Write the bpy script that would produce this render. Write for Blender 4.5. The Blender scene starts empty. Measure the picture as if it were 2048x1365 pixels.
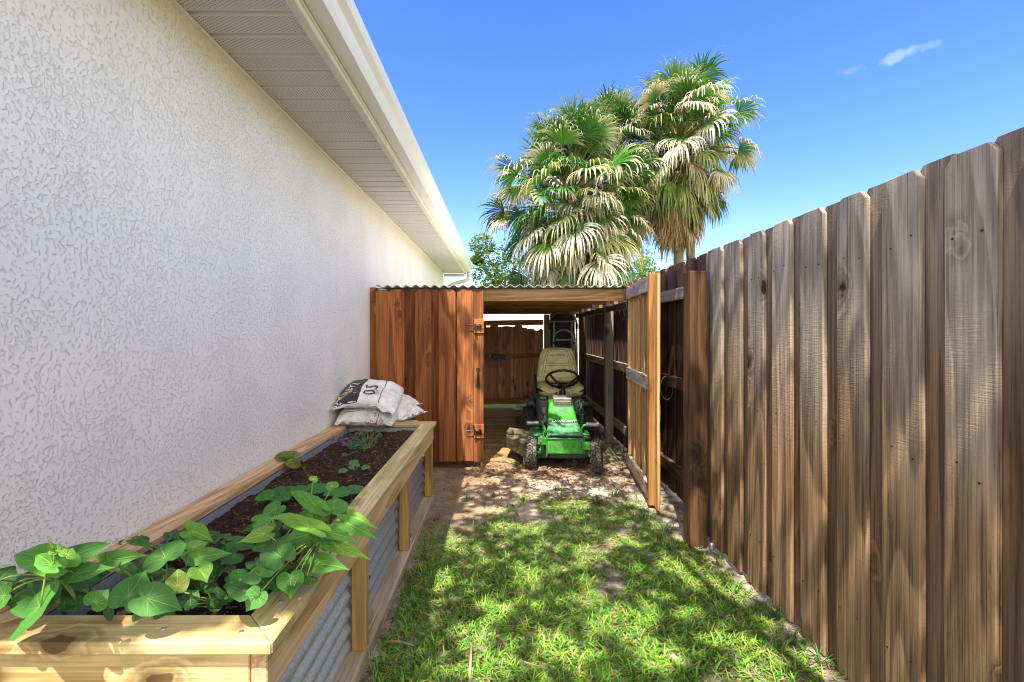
import bpy, bmesh, math, random
from mathutils import Vector, Matrix, noise
R = math.radians
rng = random.Random(7)
scene = bpy.context.scene
COL = scene.collection
H, F, CX, CY = 1.31, 915.0, 1005.0, 665.0          # camera height, focal length in px, principal vanishing point

def at(px, py, z):            # photo pixel + height -> world point
    Y = (H - z) * F / (py - CY)
    return Vector(((px - CX) / F * Y, Y, z))
def atY(px, py, Y):
    return Vector(((px - CX) / F * Y, Y, H - (py - CY) / F * Y))

ORG = {}
def tag(o, label=None, cat=None, group=None, kind=None):
    if label: o['label'] = label
    if cat: o['category'] = cat
    if group: o['group'] = group
    if kind: o['kind'] = kind
    return o
def thing(name, label, cat, loc=(0, 0, 0), group=None):
    o = bpy.data.objects.new(name, None)
    COL.objects.link(o)
    o.location = loc
    o.empty_display_size = 0.1
    ORG[o.name] = Vector(loc)
    return tag(o, label, cat, group)

class MB:
    def __init__(s):
        s.v = []; s.f = []; s.c = None
    def add(s, vs, fs, M=None):
        b = len(s.v)
        if M is None:
            s.v.extend(Vector(p) for p in vs)
        else:
            s.v.extend(M @ Vector(p) for p in vs)
        s.f.extend(tuple(i + b for i in f) for f in fs)
        return s
    def join(s, o, M=None):
        return s.add(o.v, o.f, M)
    def box(s, x0, x1, y0, y1, z0, z1, M=None):
        vs = [(x0,y0,z0),(x1,y0,z0),(x1,y1,z0),(x0,y1,z0),(x0,y0,z1),(x1,y0,z1),(x1,y1,z1),(x0,y1,z1)]
        return s.add(vs, [(3,2,1,0),(4,5,6,7),(0,1,5,4),(1,2,6,5),(2,3,7,6),(3,0,4,7)], M)
    def prism(s, poly, h, M=None):      # poly in xy, extruded 0..h in z
        n = len(poly)
        vs = [(p[0],p[1],0) for p in poly] + [(p[0],p[1],h) for p in poly]
        fs = [tuple(range(n-1,-1,-1)), tuple(range(n,2*n))] + [(i,(i+1)%n,(i+1)%n+n,i+n) for i in range(n)]
        return s.add(vs, fs, M)
    def hexa(s, bottom, top, M=None):   # two quads of points
        return s.add(list(bottom)+list(top), [(3,2,1,0),(4,5,6,7),(0,1,5,4),(1,2,6,5),(2,3,7,6),(3,0,4,7)], M)
    def tube(s, pts, r, seg=8, M=None, cap=True):
        pts = [Vector(p) for p in pts]; n = len(pts)
        rs = r if isinstance(r, (list, tuple)) else [r]*n
        vs = []; fs = []; ref = None
        for i in range(n):
            d = (pts[min(i+1,n-1)] - pts[max(i-1,0)])
            d = d.normalized() if d.length > 1e-9 else Vector((0,0,1))
            if ref is None:
                ref = d.orthogonal().normalized()
            ref = (ref - d*ref.dot(d))
            ref = ref.normalized() if ref.length > 1e-6 else d.orthogonal().normalized()
            b = d.cross(ref)
            for k in range(seg):
                a = 2*math.pi*k/seg
                vs.append(pts[i] + (ref*math.cos(a) + b*math.sin(a))*rs[i])
        for i in range(n-1):
            for k in range(seg):
                k2 = (k+1) % seg
                fs.append((i*seg+k, i*seg+k2, (i+1)*seg+k2, (i+1)*seg+k))
        if cap:
            fs.append(tuple(range(seg-1,-1,-1))); fs.append(tuple(range((n-1)*seg, n*seg)))
        return s.add(vs, fs, M)
    def lathe(s, prof, seg=24, M=None, closed=False):   # prof (r,z) around z
        vs = []; fs = []; n = len(prof)
        for k in range(seg):
            a = 2*math.pi*k/seg
            for r, z in prof:
                vs.append((r*math.cos(a), r*math.sin(a), z))
        for k in range(seg):
            k2 = (k+1) % seg
            for i in range(n if closed else n-1):
                j = (i+1) % n
                fs.append((k*n+i, k2*n+i, k2*n+j, k*n+j))
        return s.add(vs, fs, M)
    def grid(s, nu, nv, fn, M=None):
        vs = [fn(i/nu, j/nv) for j in range(nv+1) for i in range(nu+1)]
        fs = [(j*(nu+1)+i, j*(nu+1)+i+1, (j+1)*(nu+1)+i+1, (j+1)*(nu+1)+i) for j in range(nv) for i in range(nu)]
        return s.add(vs, fs, M)
    def islands(s):
        p = list(range(len(s.v)))
        def find(i):
            while p[i] != i:
                p[i] = p[p[i]]; i = p[i]
            return i
        for f in s.f:
            a = find(f[0])
            for i in f[1:]: p[find(i)] = a
        out = {}
        for f in s.f: out.setdefault(find(f[0]), []).append(f)
        res = []
        for fs in out.values():
            ids = sorted({i for f in fs for i in f}); mp = {i: k for k, i in enumerate(ids)}
            m = MB(); m.add([s.v[i] for i in ids], [tuple(mp[i] for i in f) for f in fs]); res.append(m)
        return res
    def build_each(s, name, mat, parent=None, **kw):     # every loose piece becomes an object of its own
        return [m.build(name, mat, parent, **kw) for m in s.islands()]
    def build(s, name, mat, parent=None, smooth=False, bevel=0, seg=1, solid=0, sub=0, fix=False):
        me = bpy.data.meshes.new(name)
        off = ORG.get(parent.name, Vector()) if parent else Vector()
        me.from_pydata([tuple(p - off) for p in s.v], [], s.f)
        if fix:
            bm = bmesh.new(); bm.from_mesh(me)
            bmesh.ops.remove_doubles(bm, verts=bm.verts, dist=1e-5)
            bmesh.ops.recalc_face_normals(bm, faces=bm.faces)
            bm.to_mesh(me); bm.free()
        if s.c is not None:
            at_ = me.color_attributes.new('col', 'FLOAT_COLOR', 'POINT')
            flat = []
            for c in s.c: flat.extend((c[0], c[1], c[2], 1.0))
            at_.data.foreach_set('color', flat)
        if smooth:
            me.polygons.foreach_set('use_smooth', [True]*len(me.polygons))
        for m in (mat if isinstance(mat, (list, tuple)) else [mat]):
            me.materials.append(m)
        me.update()
        o = bpy.data.objects.new(name, me)
        COL.objects.link(o)
        if parent:
            o.parent = parent
            ORG[o.name] = off
        if solid:
            m = o.modifiers.new('solid', 'SOLIDIFY'); m.thickness = solid; m.offset = 0
        if bevel:
            m = o.modifiers.new('bevel', 'BEVEL'); m.width = bevel; m.segments = seg; m.limit_method = 'ANGLE'; m.angle_limit = R(40)
        if sub:
            m = o.modifiers.new('sub', 'SUBSURF'); m.levels = sub; m.render_levels = sub
        return o

def copy_tree(o, parent=None):
    c = o.copy(); COL.objects.link(c)
    if parent: c.parent = parent
    for ch in list(o.children):
        copy_tree(ch, c)
    return c
def rotz(a): return Matrix.Rotation(a, 4, 'Z')
def rotx(a): return Matrix.Rotation(a, 4, 'X')
def roty(a): return Matrix.Rotation(a, 4, 'Y')
def tr(x, y, z): return Matrix.Translation((x, y, z))
def frame(o, x, y, z):       # matrix from origin and three axes
    m = Matrix.Identity(4)
    for i, a in enumerate((x, y, z)):
        for k in range(3): m[k][i] = a[k]
    for k in range(3): m[k][3] = o[k]
    return m
def sm(a, b, x):
    t = max(0.0, min(1.0, (x-a)/(b-a))); return t*t*(3-2*t)
def nz(x, y, z=0.0): return noise.noise(Vector((x, y, z)))

def text_mesh(body, size, cuts=0):
    cu = bpy.data.curves.new('lettering', 'FONT'); cu.body = body; cu.size = size
    cu.align_x = 'CENTER'; cu.align_y = 'CENTER'; cu.resolution_u = 3
    ob = bpy.data.objects.new('lettering', cu); COL.objects.link(ob)
    bpy.context.view_layer.update()
    me = bpy.data.meshes.new_from_object(ob.evaluated_get(bpy.context.evaluated_depsgraph_get()))
    bm = bmesh.new(); bm.from_mesh(me)
    bmesh.ops.triangulate(bm, faces=bm.faces)
    for _ in range(cuts):
        bmesh.ops.subdivide_edges(bm, edges=[e for e in bm.edges if e.calc_length() > size*0.12], cuts=1)
        bmesh.ops.triangulate(bm, faces=bm.faces)
    bm.verts.index_update()
    vs = [v.co.copy() for v in bm.verts]; fs = [tuple(v.index for v in f.verts) for f in bm.faces]
    bm.free(); bpy.data.objects.remove(ob); bpy.data.meshes.remove(me); bpy.data.curves.remove(cu)
    return vs, fs

# ---------------------------------------------------------------- materials
class NT:
    def __init__(s, name):
        s.m = bpy.data.materials.new(name); s.m.use_nodes = True
        s.t = s.m.node_tree; s.t.nodes.clear()
        s.out = s.n('ShaderNodeOutputMaterial')
    def n(s, ty, **kw):
        nd = s.t.nodes.new(ty)
        for k, v in kw.items():
            setattr(nd, k, v)
        return nd
    def l(s, a, b): s.t.links.new(a, b)
    def setin(s, nd, key, v):
        if hasattr(v, 'is_linked') or hasattr(v, 'links'): s.l(v, nd.inputs[key])
        else: nd.inputs[key].default_value = v
    def math(s, op, a, b=0.0, c=0.0, clamp=False):
        nd = s.n('ShaderNodeMath', operation=op, use_clamp=clamp)
        s.setin(nd, 0, a); s.setin(nd, 1, b)
        if len(nd.inputs) > 2: s.setin(nd, 2, c)
        return nd.outputs[0]
    def vmath(s, op, a, b=(0,0,0)):
        nd = s.n('ShaderNodeVectorMath', operation=op)
        s.setin(nd, 0, a); s.setin(nd, 1, b)
        return nd.outputs[0]
    def mix(s, f, a, b, blend='MIX'):
        nd = s.n('ShaderNodeMix', data_type='RGBA', blend_type=blend)
        s.setin(nd, 0, f); s.setin(nd, 6, a if hasattr(a,'links') else (*a, 1.0)); s.setin(nd, 7, b if hasattr(b,'links') else (*b, 1.0))
        return nd.outputs[2]
    def noise(s, vec, scale=1.0, detail=2.0, rough=0.5, dist=0.0):
        nd = s.n('ShaderNodeTexNoise')
        if vec is not None: s.l(vec, nd.inputs['Vector'])
        nd.inputs['Scale'].default_value = scale; nd.inputs['Detail'].default_value = detail
        nd.inputs['Roughness'].default_value = rough; nd.inputs['Distortion'].default_value = dist
        return nd.outputs['Fac']
    def voro(s, vec, scale=1.0, feature='F1', out='Distance', rand=1.0):
        nd = s.n('ShaderNodeTexVoronoi', feature=feature)
        if vec is not None: s.l(vec, nd.inputs['Vector'])
        nd.inputs['Scale'].default_value = scale; nd.inputs['Randomness'].default_value = rand
        return nd.outputs[out]
    def ss(s, x, a, b, lo=0.0, hi=1.0):
        nd = s.n('ShaderNodeMapRange', interpolation_type='SMOOTHSTEP')
        s.setin(nd, 0, x)
        nd.inputs[1].default_value = a; nd.inputs[2].default_value = b; nd.inputs[3].default_value = lo; nd.inputs[4].default_value = hi
        return nd.outputs[0]
    def obj(s): return s.n('ShaderNodeTexCoord').outputs['Object']
    def xyz(s, v):
        nd = s.n('ShaderNodeSeparateXYZ'); s.l(v, nd.inputs[0]); return nd.outputs
    def comb(s, x, y, z):
        nd = s.n('ShaderNodeCombineXYZ')
        s.setin(nd, 0, x); s.setin(nd, 1, y); s.setin(nd, 2, z); return nd.outputs[0]
    def island(s): return s.n('ShaderNodeNewGeometry').outputs['Random Per Island']
    def bump(s, h, strength=0.5, dist=0.01, prev=None):
        nd = s.n('ShaderNodeBump'); s.l(h, nd.inputs['Height'])
        nd.inputs['Strength'].default_value = strength; nd.inputs['Distance'].default_value = dist
        if prev is not None: s.l(prev, nd.inputs['Normal'])
        return nd.outputs[0]
    def bsdf(s, col, rough=0.6, metal=0.0, normal=None, spec=0.5, coat=0.0):
        p = s.n('ShaderNodeBsdfPrincipled')
        s.setin(p, 'Base Color', col if hasattr(col,'links') else (*col, 1.0))
        s.setin(p, 'Roughness', rough); s.setin(p, 'Metallic', metal)
        p.inputs['Specular IOR Level'].default_value = spec
        p.inputs['Coat Weight'].default_value = coat
        if normal is not None: s.l(normal, p.inputs['Normal'])
        s.l(p.outputs[0], s.out.inputs[0])
        return p

def wood(name, axis, light, dark, grey=None, gz=(0,1), knot=1.0, vary=0.35, ring=9.0, rough=0.8, bump=0.35, stain=0.3, saw=0.0, knotscale=1.0, green=0.0):
    n = NT(name); o = n.xyz(n.obj()); isl = n.island()
    x, y, z = o[0], o[1], o[2]
    if axis == 'Z': v = n.comb(x, y, z)
    elif axis == 'Y': v = n.comb(x, z, y)
    else: v = n.comb(y, z, x)
    off = n.comb(n.math('MULTIPLY', isl, 37.0), n.math('MULTIPLY', isl, 91.0), n.math('MULTIPLY', isl, 53.0))
    v = n.vmath('ADD', v, off)
    warp = n.noise(n.vmath('MULTIPLY', v, (5, 5, 0.8)), 1.0, 2.0)
    low = n.noise(n.vmath('MULTIPLY', v, (4.2, 4.2, 0.45)), 1.0, 1.5, 0.45)
    kv = n.vmath('ADD', n.vmath('MULTIPLY', v, (4.6*knotscale, 4.6*knotscale, 2.7*knotscale)), n.vmath('MULTIPLY', n.comb(n.noise(v, 16.0, 2.0), n.noise(n.vmath('ADD', v, (7,3,1)), 16.0, 2.0), n.noise(n.vmath('ADD', v, (1,9,4)), 16.0, 2.0)), (0.22,0.22,0.22)))
    kd = n.voro(kv, 1.0)
    kc_ = n.n('ShaderNodeSeparateColor'); n.l(n.voro(kv, 1.0, out='Color'), kc_.inputs[0])
    kd = n.math('ADD', kd, n.math('MULTIPLY', n.math('GREATER_THAN', kc_.outputs[0], 0.5), 2.0))
    kinf = n.math('MULTIPLY', n.ss(kd, 0.34, 0.04), 0.20*knot)
    rr = n.math('MULTIPLY', n.math('ADD', low, kinf), ring)
    fr = n.math('FRACT', rr)
    band = n.math('MULTIPLY', n.ss(fr, 0.0, 0.78), n.ss(fr, 1.0, 0.86))       # slow rise, sharp late-wood edge
    fiber = n.noise(n.vmath('MULTIPLY', v, (170, 170, 3.2)), 1.0, 3.0, 0.6)
    fiber2 = n.noise(n.vmath('MULTIPLY', v, (45, 45, 1.1)), 1.0, 2.0, 0.5)
    t = n.math('ADD', n.math('MULTIPLY', band, 0.46), n.math('MULTIPLY', n.ss(fiber, 0.40, 0.60), 0.34))
    t = n.math('ADD', t, n.math('MULTIPLY', n.ss(fiber2, 0.3, 0.7), 0.34), clamp=True)
    crack = n.noise(n.vmath('MULTIPLY', v, (120, 120, 1.3)), 1.0, 2.0, 0.5)
    ckm = n.ss(crack, 0.655, 0.70)
    c = n.mix(t, light, dark)
    if grey is not None:
        g = n.ss(n.math('ADD', z, n.math('MULTIPLY', n.math('SUBTRACT', warp, 0.5), 1.2)), gz[0], gz[1])
        g2 = n.mix(t, grey, tuple(k*0.42 for k in grey))
        c = n.mix(g, c, g2)
    blot = n.noise(n.vmath('MULTIPLY', v, (7, 7, 1.6)), 1.0, 4.0, 0.6)
    c = n.mix(n.math('MULTIPLY', n.ss(blot, 0.52, 0.75), stain), c, tuple(k*0.35 for k in dark))
    if green > 0:
        gb = n.noise(n.obj(), 9.0, 4.0, 0.65)
        c = n.mix(n.math('MULTIPLY', n.ss(gb, 0.46, 0.68), green), c, (0.33, 0.33, 0.13))
    br = n.math('ADD', n.math('MULTIPLY', isl, vary), 1.0 - vary*0.5)
    c = n.mix(1.0, c, n.comb(br, br, br), 'MULTIPLY')
    c = n.mix(n.math('MULTIPLY', ckm, 0.6), c, tuple(k*0.3 for k in dark))
    kcore = n.ss(kd, 0.15, 0.10)
    kring = n.math('MULTIPLY', n.ss(kd, 0.27, 0.12), 0.5)
    km = n.math('MULTIPLY', n.math('MAXIMUM', kcore, kring), min(1.0, knot))
    c = n.mix(km, c, tuple(k*0.33 for k in dark))
    hgt = n.math('ADD', n.math('MULTIPLY', t, -0.6), n.math('MULTIPLY', fiber, 0.5))
    if saw > 0:
        sw = n.noise(n.vmath('MULTIPLY', v, (18, 18, 260)), 1.0, 1.0)
        hgt = n.math('ADD', hgt, n.math('MULTIPLY', sw, saw))
    hgt = n.math('SUBTRACT', hgt, n.math('MULTIPLY', n.math('MAXIMUM', kcore, ckm), 0.6))
    n.bsdf(c, rough, 0.0, n.bump(hgt, bump, 0.004), 0.3)
    return n.m

def plain(name, col, rough=0.5, metal=0.0, nscale=30.0, namt=0.15, bump=0.1, dirt=None, dirtamt=0.5, dscale=9.0, spec=0.5, coat=0.0):
    n = NT(name); v = n.obj()
    f = n.noise(v, nscale, 4.0, 0.6)
    c = n.mix(n.ss(f, 0.3, 0.7), tuple(k*(1-namt) for k in col), tuple(min(1, k*(1+namt)) for k in col))
    r = rough
    if dirt is not None:
        d = n.math('MULTIPLY', n.ss(n.noise(v, dscale, 5.0, 0.65), 0.45, 0.68), dirtamt)
        c = n.mix(d, c, dirt)
        r = n.math('ADD', n.math('MULTIPLY', d, 0.4), rough, clamp=True)
    n.bsdf(c, r, metal, n.bump(f, bump, 0.003), spec, coat)
    return n.m

def leafmat(name, c1, c2, rough=0.45, trans=0.3, attr=False, veins=0.0):
    n = NT(name); v = n.obj()
    isl = n.island()
    if attr:
        a = n.n('ShaderNodeAttribute', attribute_name='col'); c = a.outputs['Color']
        br = n.math('ADD', n.math('MULTIPLY', n.noise(v, 3.0, 3.0), 0.7), 0.65)
        c = n.mix(1.0, c, n.comb(br, br, br), 'MULTIPLY')
    else:
        f = n.math('ADD', n.math('MULTIPLY', isl, 0.7), n.math('MULTIPLY', n.noise(v, 14.0, 3.0), 0.4), clamp=True)
        c = n.mix(f, c1, c2)
    p = n.bsdf(c, rough, 0.0, n.bump(n.noise(v, 60.0, 3.0), 0.25, 0.003), 0.4)
    tl = n.n('ShaderNodeBsdfTranslucent')
    n.l(n.mix(0.5, c, n.mix(1.0, c, (1.5, 1.35, 0.5), 'MULTIPLY')), tl.inputs[0])
    ms = n.n('ShaderNodeMixShader'); ms.inputs[0].default_value = trans
    n.l(p.outputs[0], ms.inputs[1]); n.l(tl.outputs[0], ms.inputs[2]); n.l(ms.outputs[0], n.out.inputs[0])
    return n.m

MAT = {}
MAT['fence'] = wood('weathered_pine', 'Z', (0.46,0.29,0.155), (0.105,0.058,0.03), grey=(0.52,0.45,0.37), gz=(0.55,1.75), vary=0.5, ring=11, saw=0.5, bump=0.6, stain=0.35)
MAT['fence_rear'] = wood('recessed_pine', 'Z', (0.27,0.16,0.09), (0.08,0.044,0.024), grey=(0.33,0.27,0.22), gz=(0.9,2.0), vary=0.35, ring=11, saw=0.4, bump=0.5)  # gap shade put into the colour of the set-back boards
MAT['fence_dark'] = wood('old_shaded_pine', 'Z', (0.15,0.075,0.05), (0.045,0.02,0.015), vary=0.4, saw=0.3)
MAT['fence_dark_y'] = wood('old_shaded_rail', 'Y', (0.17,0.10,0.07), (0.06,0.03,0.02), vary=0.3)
MAT['rail_grey'] = wood('grey_rail', 'Y', (0.50,0.46,0.41), (0.22,0.19,0.165), vary=0.2, bump=0.5)
MAT['post'] = wood('brown_post', 'Z', (0.155,0.078,0.034), (0.045,0.021,0.009), vary=0.2, ring=9, bump=0.5)
MAT['post_grey'] = wood('grey_post', 'Z', (0.36,0.31,0.24), (0.15,0.12,0.09), vary=0.2, ring=6)
MAT['stain'] = wood('stained_cedar', 'Z', (0.47,0.17,0.055), (0.16,0.05,0.016), vary=0.35, ring=8, bump=0.3, stain=0.3, knotscale=1.15)
MAT['stain_rear'] = wood('recessed_cedar', 'Z', (0.26,0.08,0.02), (0.09,0.024,0.006), vary=0.25, ring=8, bump=0.3, stain=0.3)  # darkened so the gaps between front boards read as shadow
MAT['stain_x'] = wood('stained_cedar_block', 'X', (0.58,0.20,0.045), (0.28,0.08,0.015), vary=0.2, knot=0.5)
MAT['back'] = wood('red_brown_pine', 'Z', (0.88,0.47,0.25), (0.42,0.18,0.085), vary=0.4, stain=0.3)
MAT['back_x'] = wood('red_brown_rail', 'X', (0.60,0.27,0.12), (0.26,0.09,0.04), vary=0.2, knot=0.4)
MAT['gate'] = wood('honey_pine', 'Z', (0.64,0.42,0.19), (0.33,0.18,0.065), vary=0.3, ring=7, stain=0.2)
MAT['gate_end'] = wood('orange_brown_stile', 'Z', (0.46,0.225,0.07), (0.17,0.07,0.018), vary=0.1, ring=9, bump=0.4)
MAT['gate_rail'] = wood('weathered_gate_rail', 'Y', (0.52,0.43,0.33), (0.24,0.18,0.13), vary=0.25, bump=0.5)
MAT['beam'] = wood('tan_beam', 'X', (0.52,0.31,0.14), (0.24,0.125,0.05), vary=0.25, ring=10, knot=0.6)
MAT['bed_y'] = wood('yellow_pine_long', 'Y', (0.70,0.56,0.31), (0.38,0.26,0.11), vary=0.2, ring=12, knot=0.7, stain=0.2, bump=0.35, green=0.55)
MAT['bed_side'] = wood('yellow_pine_apron', 'Y', (0.78,0.55,0.32), (0.42,0.24,0.11), vary=0.15, ring=16, knot=0.8, stain=0.15, bump=0.4)
MAT['bed_x'] = wood('yellow_pine_cross', 'X', (0.72,0.56,0.29), (0.38,0.24,0.085), vary=0.2, ring=12, knot=1.0, stain=0.2, green=0.5)
MAT['bed_z'] = wood('yellow_pine_upright', 'Z', (0.60,0.37,0.14), (0.27,0.135,0.04), vary=0.25, ring=9, stain=0.25)
MAT['bed_skid'] = wood('weathered_base_rail', 'Y', (0.55,0.46,0.32), (0.3,0.22,0.13), vary=0.2, ring=10, bump=0.5)
MAT['paver'] = wood('sandy_plank', 'X', (0.50,0.31,0.14), (0.24,0.13,0.05), vary=0.3, knot=0.3, bump=0.5, stain=0.5)
MAT['white'] = plain('white_aluminium', (0.84,0.83,0.80), 0.35, 0, 6, 0.03, 0.02)
MAT['cream'] = plain('cream_trim', (0.70,0.67,0.58), 0.5, 0, 8, 0.06, 0.03)
MAT['black'] = plain('black_metal', (0.022,0.025,0.028), 0.4, 0.3, 40, 0.3, 0.1)
MAT['rubber'] = plain('black_rubber', (0.022,0.022,0.023), 0.75, 0, 60, 0.3, 0.4, dirt=(0.20,0.15,0.11), dirtamt=0.35, dscale=30)
MAT['mudtyre'] = plain('muddy_tyre', (0.03,0.03,0.03), 0.85, 0, 70, 0.4, 0.6, dirt=(0.33,0.26,0.20), dirtamt=0.95, dscale=55)
MAT['green'] = plain('green_paint', (0.045,0.36,0.03), 0.35, 0, 12, 0.25, 0.05, dirt=(0.06,0.12,0.03), dirtamt=0.75, dscale=14, coat=0.4)
MAT['green_dk'] = plain('dirty_dark_green', (0.04,0.20,0.06), 0.45, 0, 18, 0.3, 0.1, dirt=(0.10,0.10,0.07), dirtamt=0.7, dscale=16)
MAT['hoodtop'] = plain('worn_green_hood_panel', (0.045,0.22,0.085), 0.4, 0, 15, 0.3, 0.1, dirt=(0.22,0.30,0.24), dirtamt=0.7, dscale=22)
MAT['vinyl'] = plain('olive_beige_vinyl', (0.80,0.70,0.34), 0.45, 0, 60, 0.08, 0.1, dirt=(0.36,0.29,0.13), dirtamt=0.5, dscale=11)
MAT['seam'] = plain('dark_seam', (0.12,0.10,0.05), 0.6)
MAT['chrome'] = plain('headlight_bezel', (0.55,0.54,0.52), 0.25, 0.8, 30, 0.2, 0.05, dirt=(0.35,0.22,0.13), dirtamt=0.5)
MAT['engine'] = plain('grimy_engine', (0.05,0.075,0.07), 0.5, 0.2, 25, 0.4, 0.2, dirt=(0.12,0.11,0.09), dirtamt=0.6)
MAT['steel'] = plain('dull_steel', (0.42,0.43,0.42), 0.4, 0.8, 25, 0.2, 0.05, dirt=(0.2,0.16,0.12), dirtamt=0.4)
MAT['chute'] = plain('mud_brown_chute', (0.13,0.10,0.055), 0.8, 0, 20, 0.4, 0.5, dirt=(0.04,0.045,0.02), dirtamt=0.8)
MAT['olive_tube'] = plain('olive_steel_tube', (0.26,0.27,0.19), 0.35, 0.5, 25, 0.15, 0.05)
MAT['panelboard'] = plain('dark_green_board', (0.035,0.05,0.048), 0.6, 0, 6, 0.35, 0.1)
MAT['pale_wood'] = wood('pale_plank', 'Z', (0.55,0.42,0.29), (0.36,0.24,0.14), vary=0.2, knot=0.5)
MAT['concrete'] = plain('grey_concrete', (0.42,0.40,0.37), 0.9, 0, 40, 0.2, 0.3)
MAT['ink'] = plain('black_print', (0.03,0.03,0.035), 0.6)
MAT['inkblue'] = plain('faded_navy_print', (0.06,0.08,0.12), 0.6)
MAT['yellow'] = plain('yellow_print', (0.75,0.60,0.02), 0.5)
MAT['decal'] = plain('white_decal', (0.8,0.8,0.78), 0.4)
# ---------------------------------------------------------------- camera, sky, sun
cam = bpy.data.cameras.new('camera'); camo = bpy.data.objects.new('camera', cam); COL.objects.link(camo)
camo.location = (0, 0, H); camo.rotation_euler = (R(90), 0, 0)
cam.sensor_width = 36; cam.lens = 36*F/2048
cam.shift_x = (1024-CX)/2048; cam.shift_y = -(682.5-CY)/2048
cam.clip_start = 0.02; cam.clip_end = 2000
scene.camera = camo
SX, SY = 0.11, 0.42                         # sun travel per metre of drop
SUN = Vector((-SX, -SY, 1)).normalized()
sl = bpy.data.lights.new('sun', 'SUN'); so = bpy.data.objects.new('sun', sl); COL.objects.link(so)
sl.energy = 12.5; sl.angle = R(0.5); sl.color = (1.0, 0.93, 0.80)
so.rotation_euler = (-SUN).to_track_quat('-Z', 'Y').to_euler(); so.location = (0, -4, 12)
W = bpy.data.worlds.new('World'); scene.world = W; W.use_nodes = True
wt = W.node_tree; wt.nodes.clear()
def wn(ty, **k):
    n_ = wt.nodes.new(ty)
    for a, b in k.items(): setattr(n_, a, b)
    return n_
wl = wt.links.new
sky = wn('ShaderNodeTexSky', sky_type='NISHITA'); sky.sun_disc = False
sky.sun_elevation = math.asin(SUN.z); sky.sun_rotation = math.atan2(SUN.x, SUN.y)
sky.air_density = 1.0; sky.dust_density = 1.0; sky.ozone_density = 1.0
hs = wn('ShaderNodeHueSaturation'); hs.inputs['Hue'].default_value = 0.522; hs.inputs['Saturation'].default_value = 1.4; hs.inputs['Value'].default_value = 1.0
wl(sky.outputs[0], hs.inputs['Color'])
# two thin wisps of cloud, in sky directions
tc = wn('ShaderNodeTexCoord')
nzn = wn('ShaderNodeTexNoise'); nzn.inputs['Scale'].default_value = 26; nzn.inputs['Detail'].default_value = 6
wl(tc.outputs['Generated'], nzn.inputs['Vector'])
def wm(op, a, b):
    m = wn('ShaderNodeMath', operation=op)
    for i, q in enumerate((a, b)):
        if hasattr(q, 'links'): wl(q, m.inputs[i])
        else: m.inputs[i].default_value = q
    return m.outputs[0]
cloud = None
for (px, py, wx, wy, amp) in ((1825, 104, 0.050, 0.015, 0.8), (1690, 144, 0.036, 0.011, 0.45)):
    d = Vector(((px-CX)/F, 1, -(py-CY)/F)).normalized()
    rx = Vector((d.y, -d.x, 0)).normalized(); ry = rx.cross(d)
    sub = wn('ShaderNodeVectorMath', operation='SUBTRACT'); wl(tc.outputs['Generated'], sub.inputs[0]); sub.inputs[1].default_value = d
    parts_ = []
    for ax, w_ in ((rx, wx), (ry, wy)):
        dt = wn('ShaderNodeVectorMath', operation='DOT_PRODUCT'); wl(sub.outputs[0], dt.inputs[0]); dt.inputs[1].default_value = ax/w_
        parts_.append(wm('POWER', wm('ABSOLUTE', dt.outputs['Value'], 0), 2.0))
    r2 = wm('ADD', parts_[0], parts_[1])
    fall = wm('MAXIMUM', wm('SUBTRACT', 1.0, r2), 0.0)
    g = wm('MULTIPLY', wm('MAXIMUM', wm('SUBTRACT', wm('ADD', wm('MULTIPLY', nzn.outputs['Fac'], 1.9), wm('MULTIPLY', fall, 0.6)), 1.32), 0.0), amp*0.42)
    g = wm('MULTIPLY', g, wm('MINIMUM', wm('MULTIPLY', fall, 3.0), 1.0))
    cloud = g if cloud is None else wm('ADD', cloud, g)
cm = wn('ShaderNodeMix', data_type='RGBA'); wl(wm('MINIMUM', cloud, 0.8), cm.inputs[0])
wl(hs.outputs[0], cm.inputs[6]); cm.inputs[7].default_value = (7.5, 7.8, 8.4, 1)
# added white sky glow, unseen behind the camera, to lift the shade
nrm = wn('ShaderNodeVectorMath', operation='DOT_PRODUCT'); wl(tc.outputs['Generated'], nrm.inputs[0]); nrm.inputs[1].default_value = Vector((0.12, -0.80, 0.58)).normalized()
mr = wn('ShaderNodeMapRange', interpolation_type='SMOOTHSTEP'); wl(nrm.outputs['Value'], mr.inputs[0]); mr.inputs[1].default_value = 0.0; mr.inputs[2].default_value = 0.95
cn = wn('ShaderNodeTexNoise'); cn.inputs['Scale'].default_value = 3.5; cn.inputs['Detail'].default_value = 6; wl(tc.outputs['Generated'], cn.inputs['Vector'])
sky_fill = wn('ShaderNodeMix', data_type='RGBA'); wl(wm('MINIMUM', wm('MULTIPLY', mr.outputs[0], wm('ADD', wm('MULTIPLY', cn.outputs['Fac'], 0.8), 0.5)), 1.0), sky_fill.inputs[0])
wl(cm.outputs[2], sky_fill.inputs[6]); sky_fill.inputs[7].default_value = (8.2, 7.8, 7.2, 1)
bg = wn('ShaderNodeBackground'); wl(sky_fill.outputs[2], bg.inputs[0]); bg.inputs[1].default_value = 0.40
wo = wn('ShaderNodeOutputWorld'); wl(bg.outputs[0], wo.inputs[0])
scene.view_settings.view_transform = 'Standard'; scene.view_settings.look = 'None'
scene.view_settings.exposure = 0; scene.view_settings.gamma = 1.0
scene.cycles.use_denoising = True; scene.cycles.filter_width = 1.05
scene.cycles.max_bounces = 7; scene.cycles.diffuse_bounces = 4; scene.cycles.transparent_max_bounces = 8
scene.cycles.caustics_reflective = False; scene.cycles.caustics_refractive = False
scene.cycles.sample_clamp_indirect = 6

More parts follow.
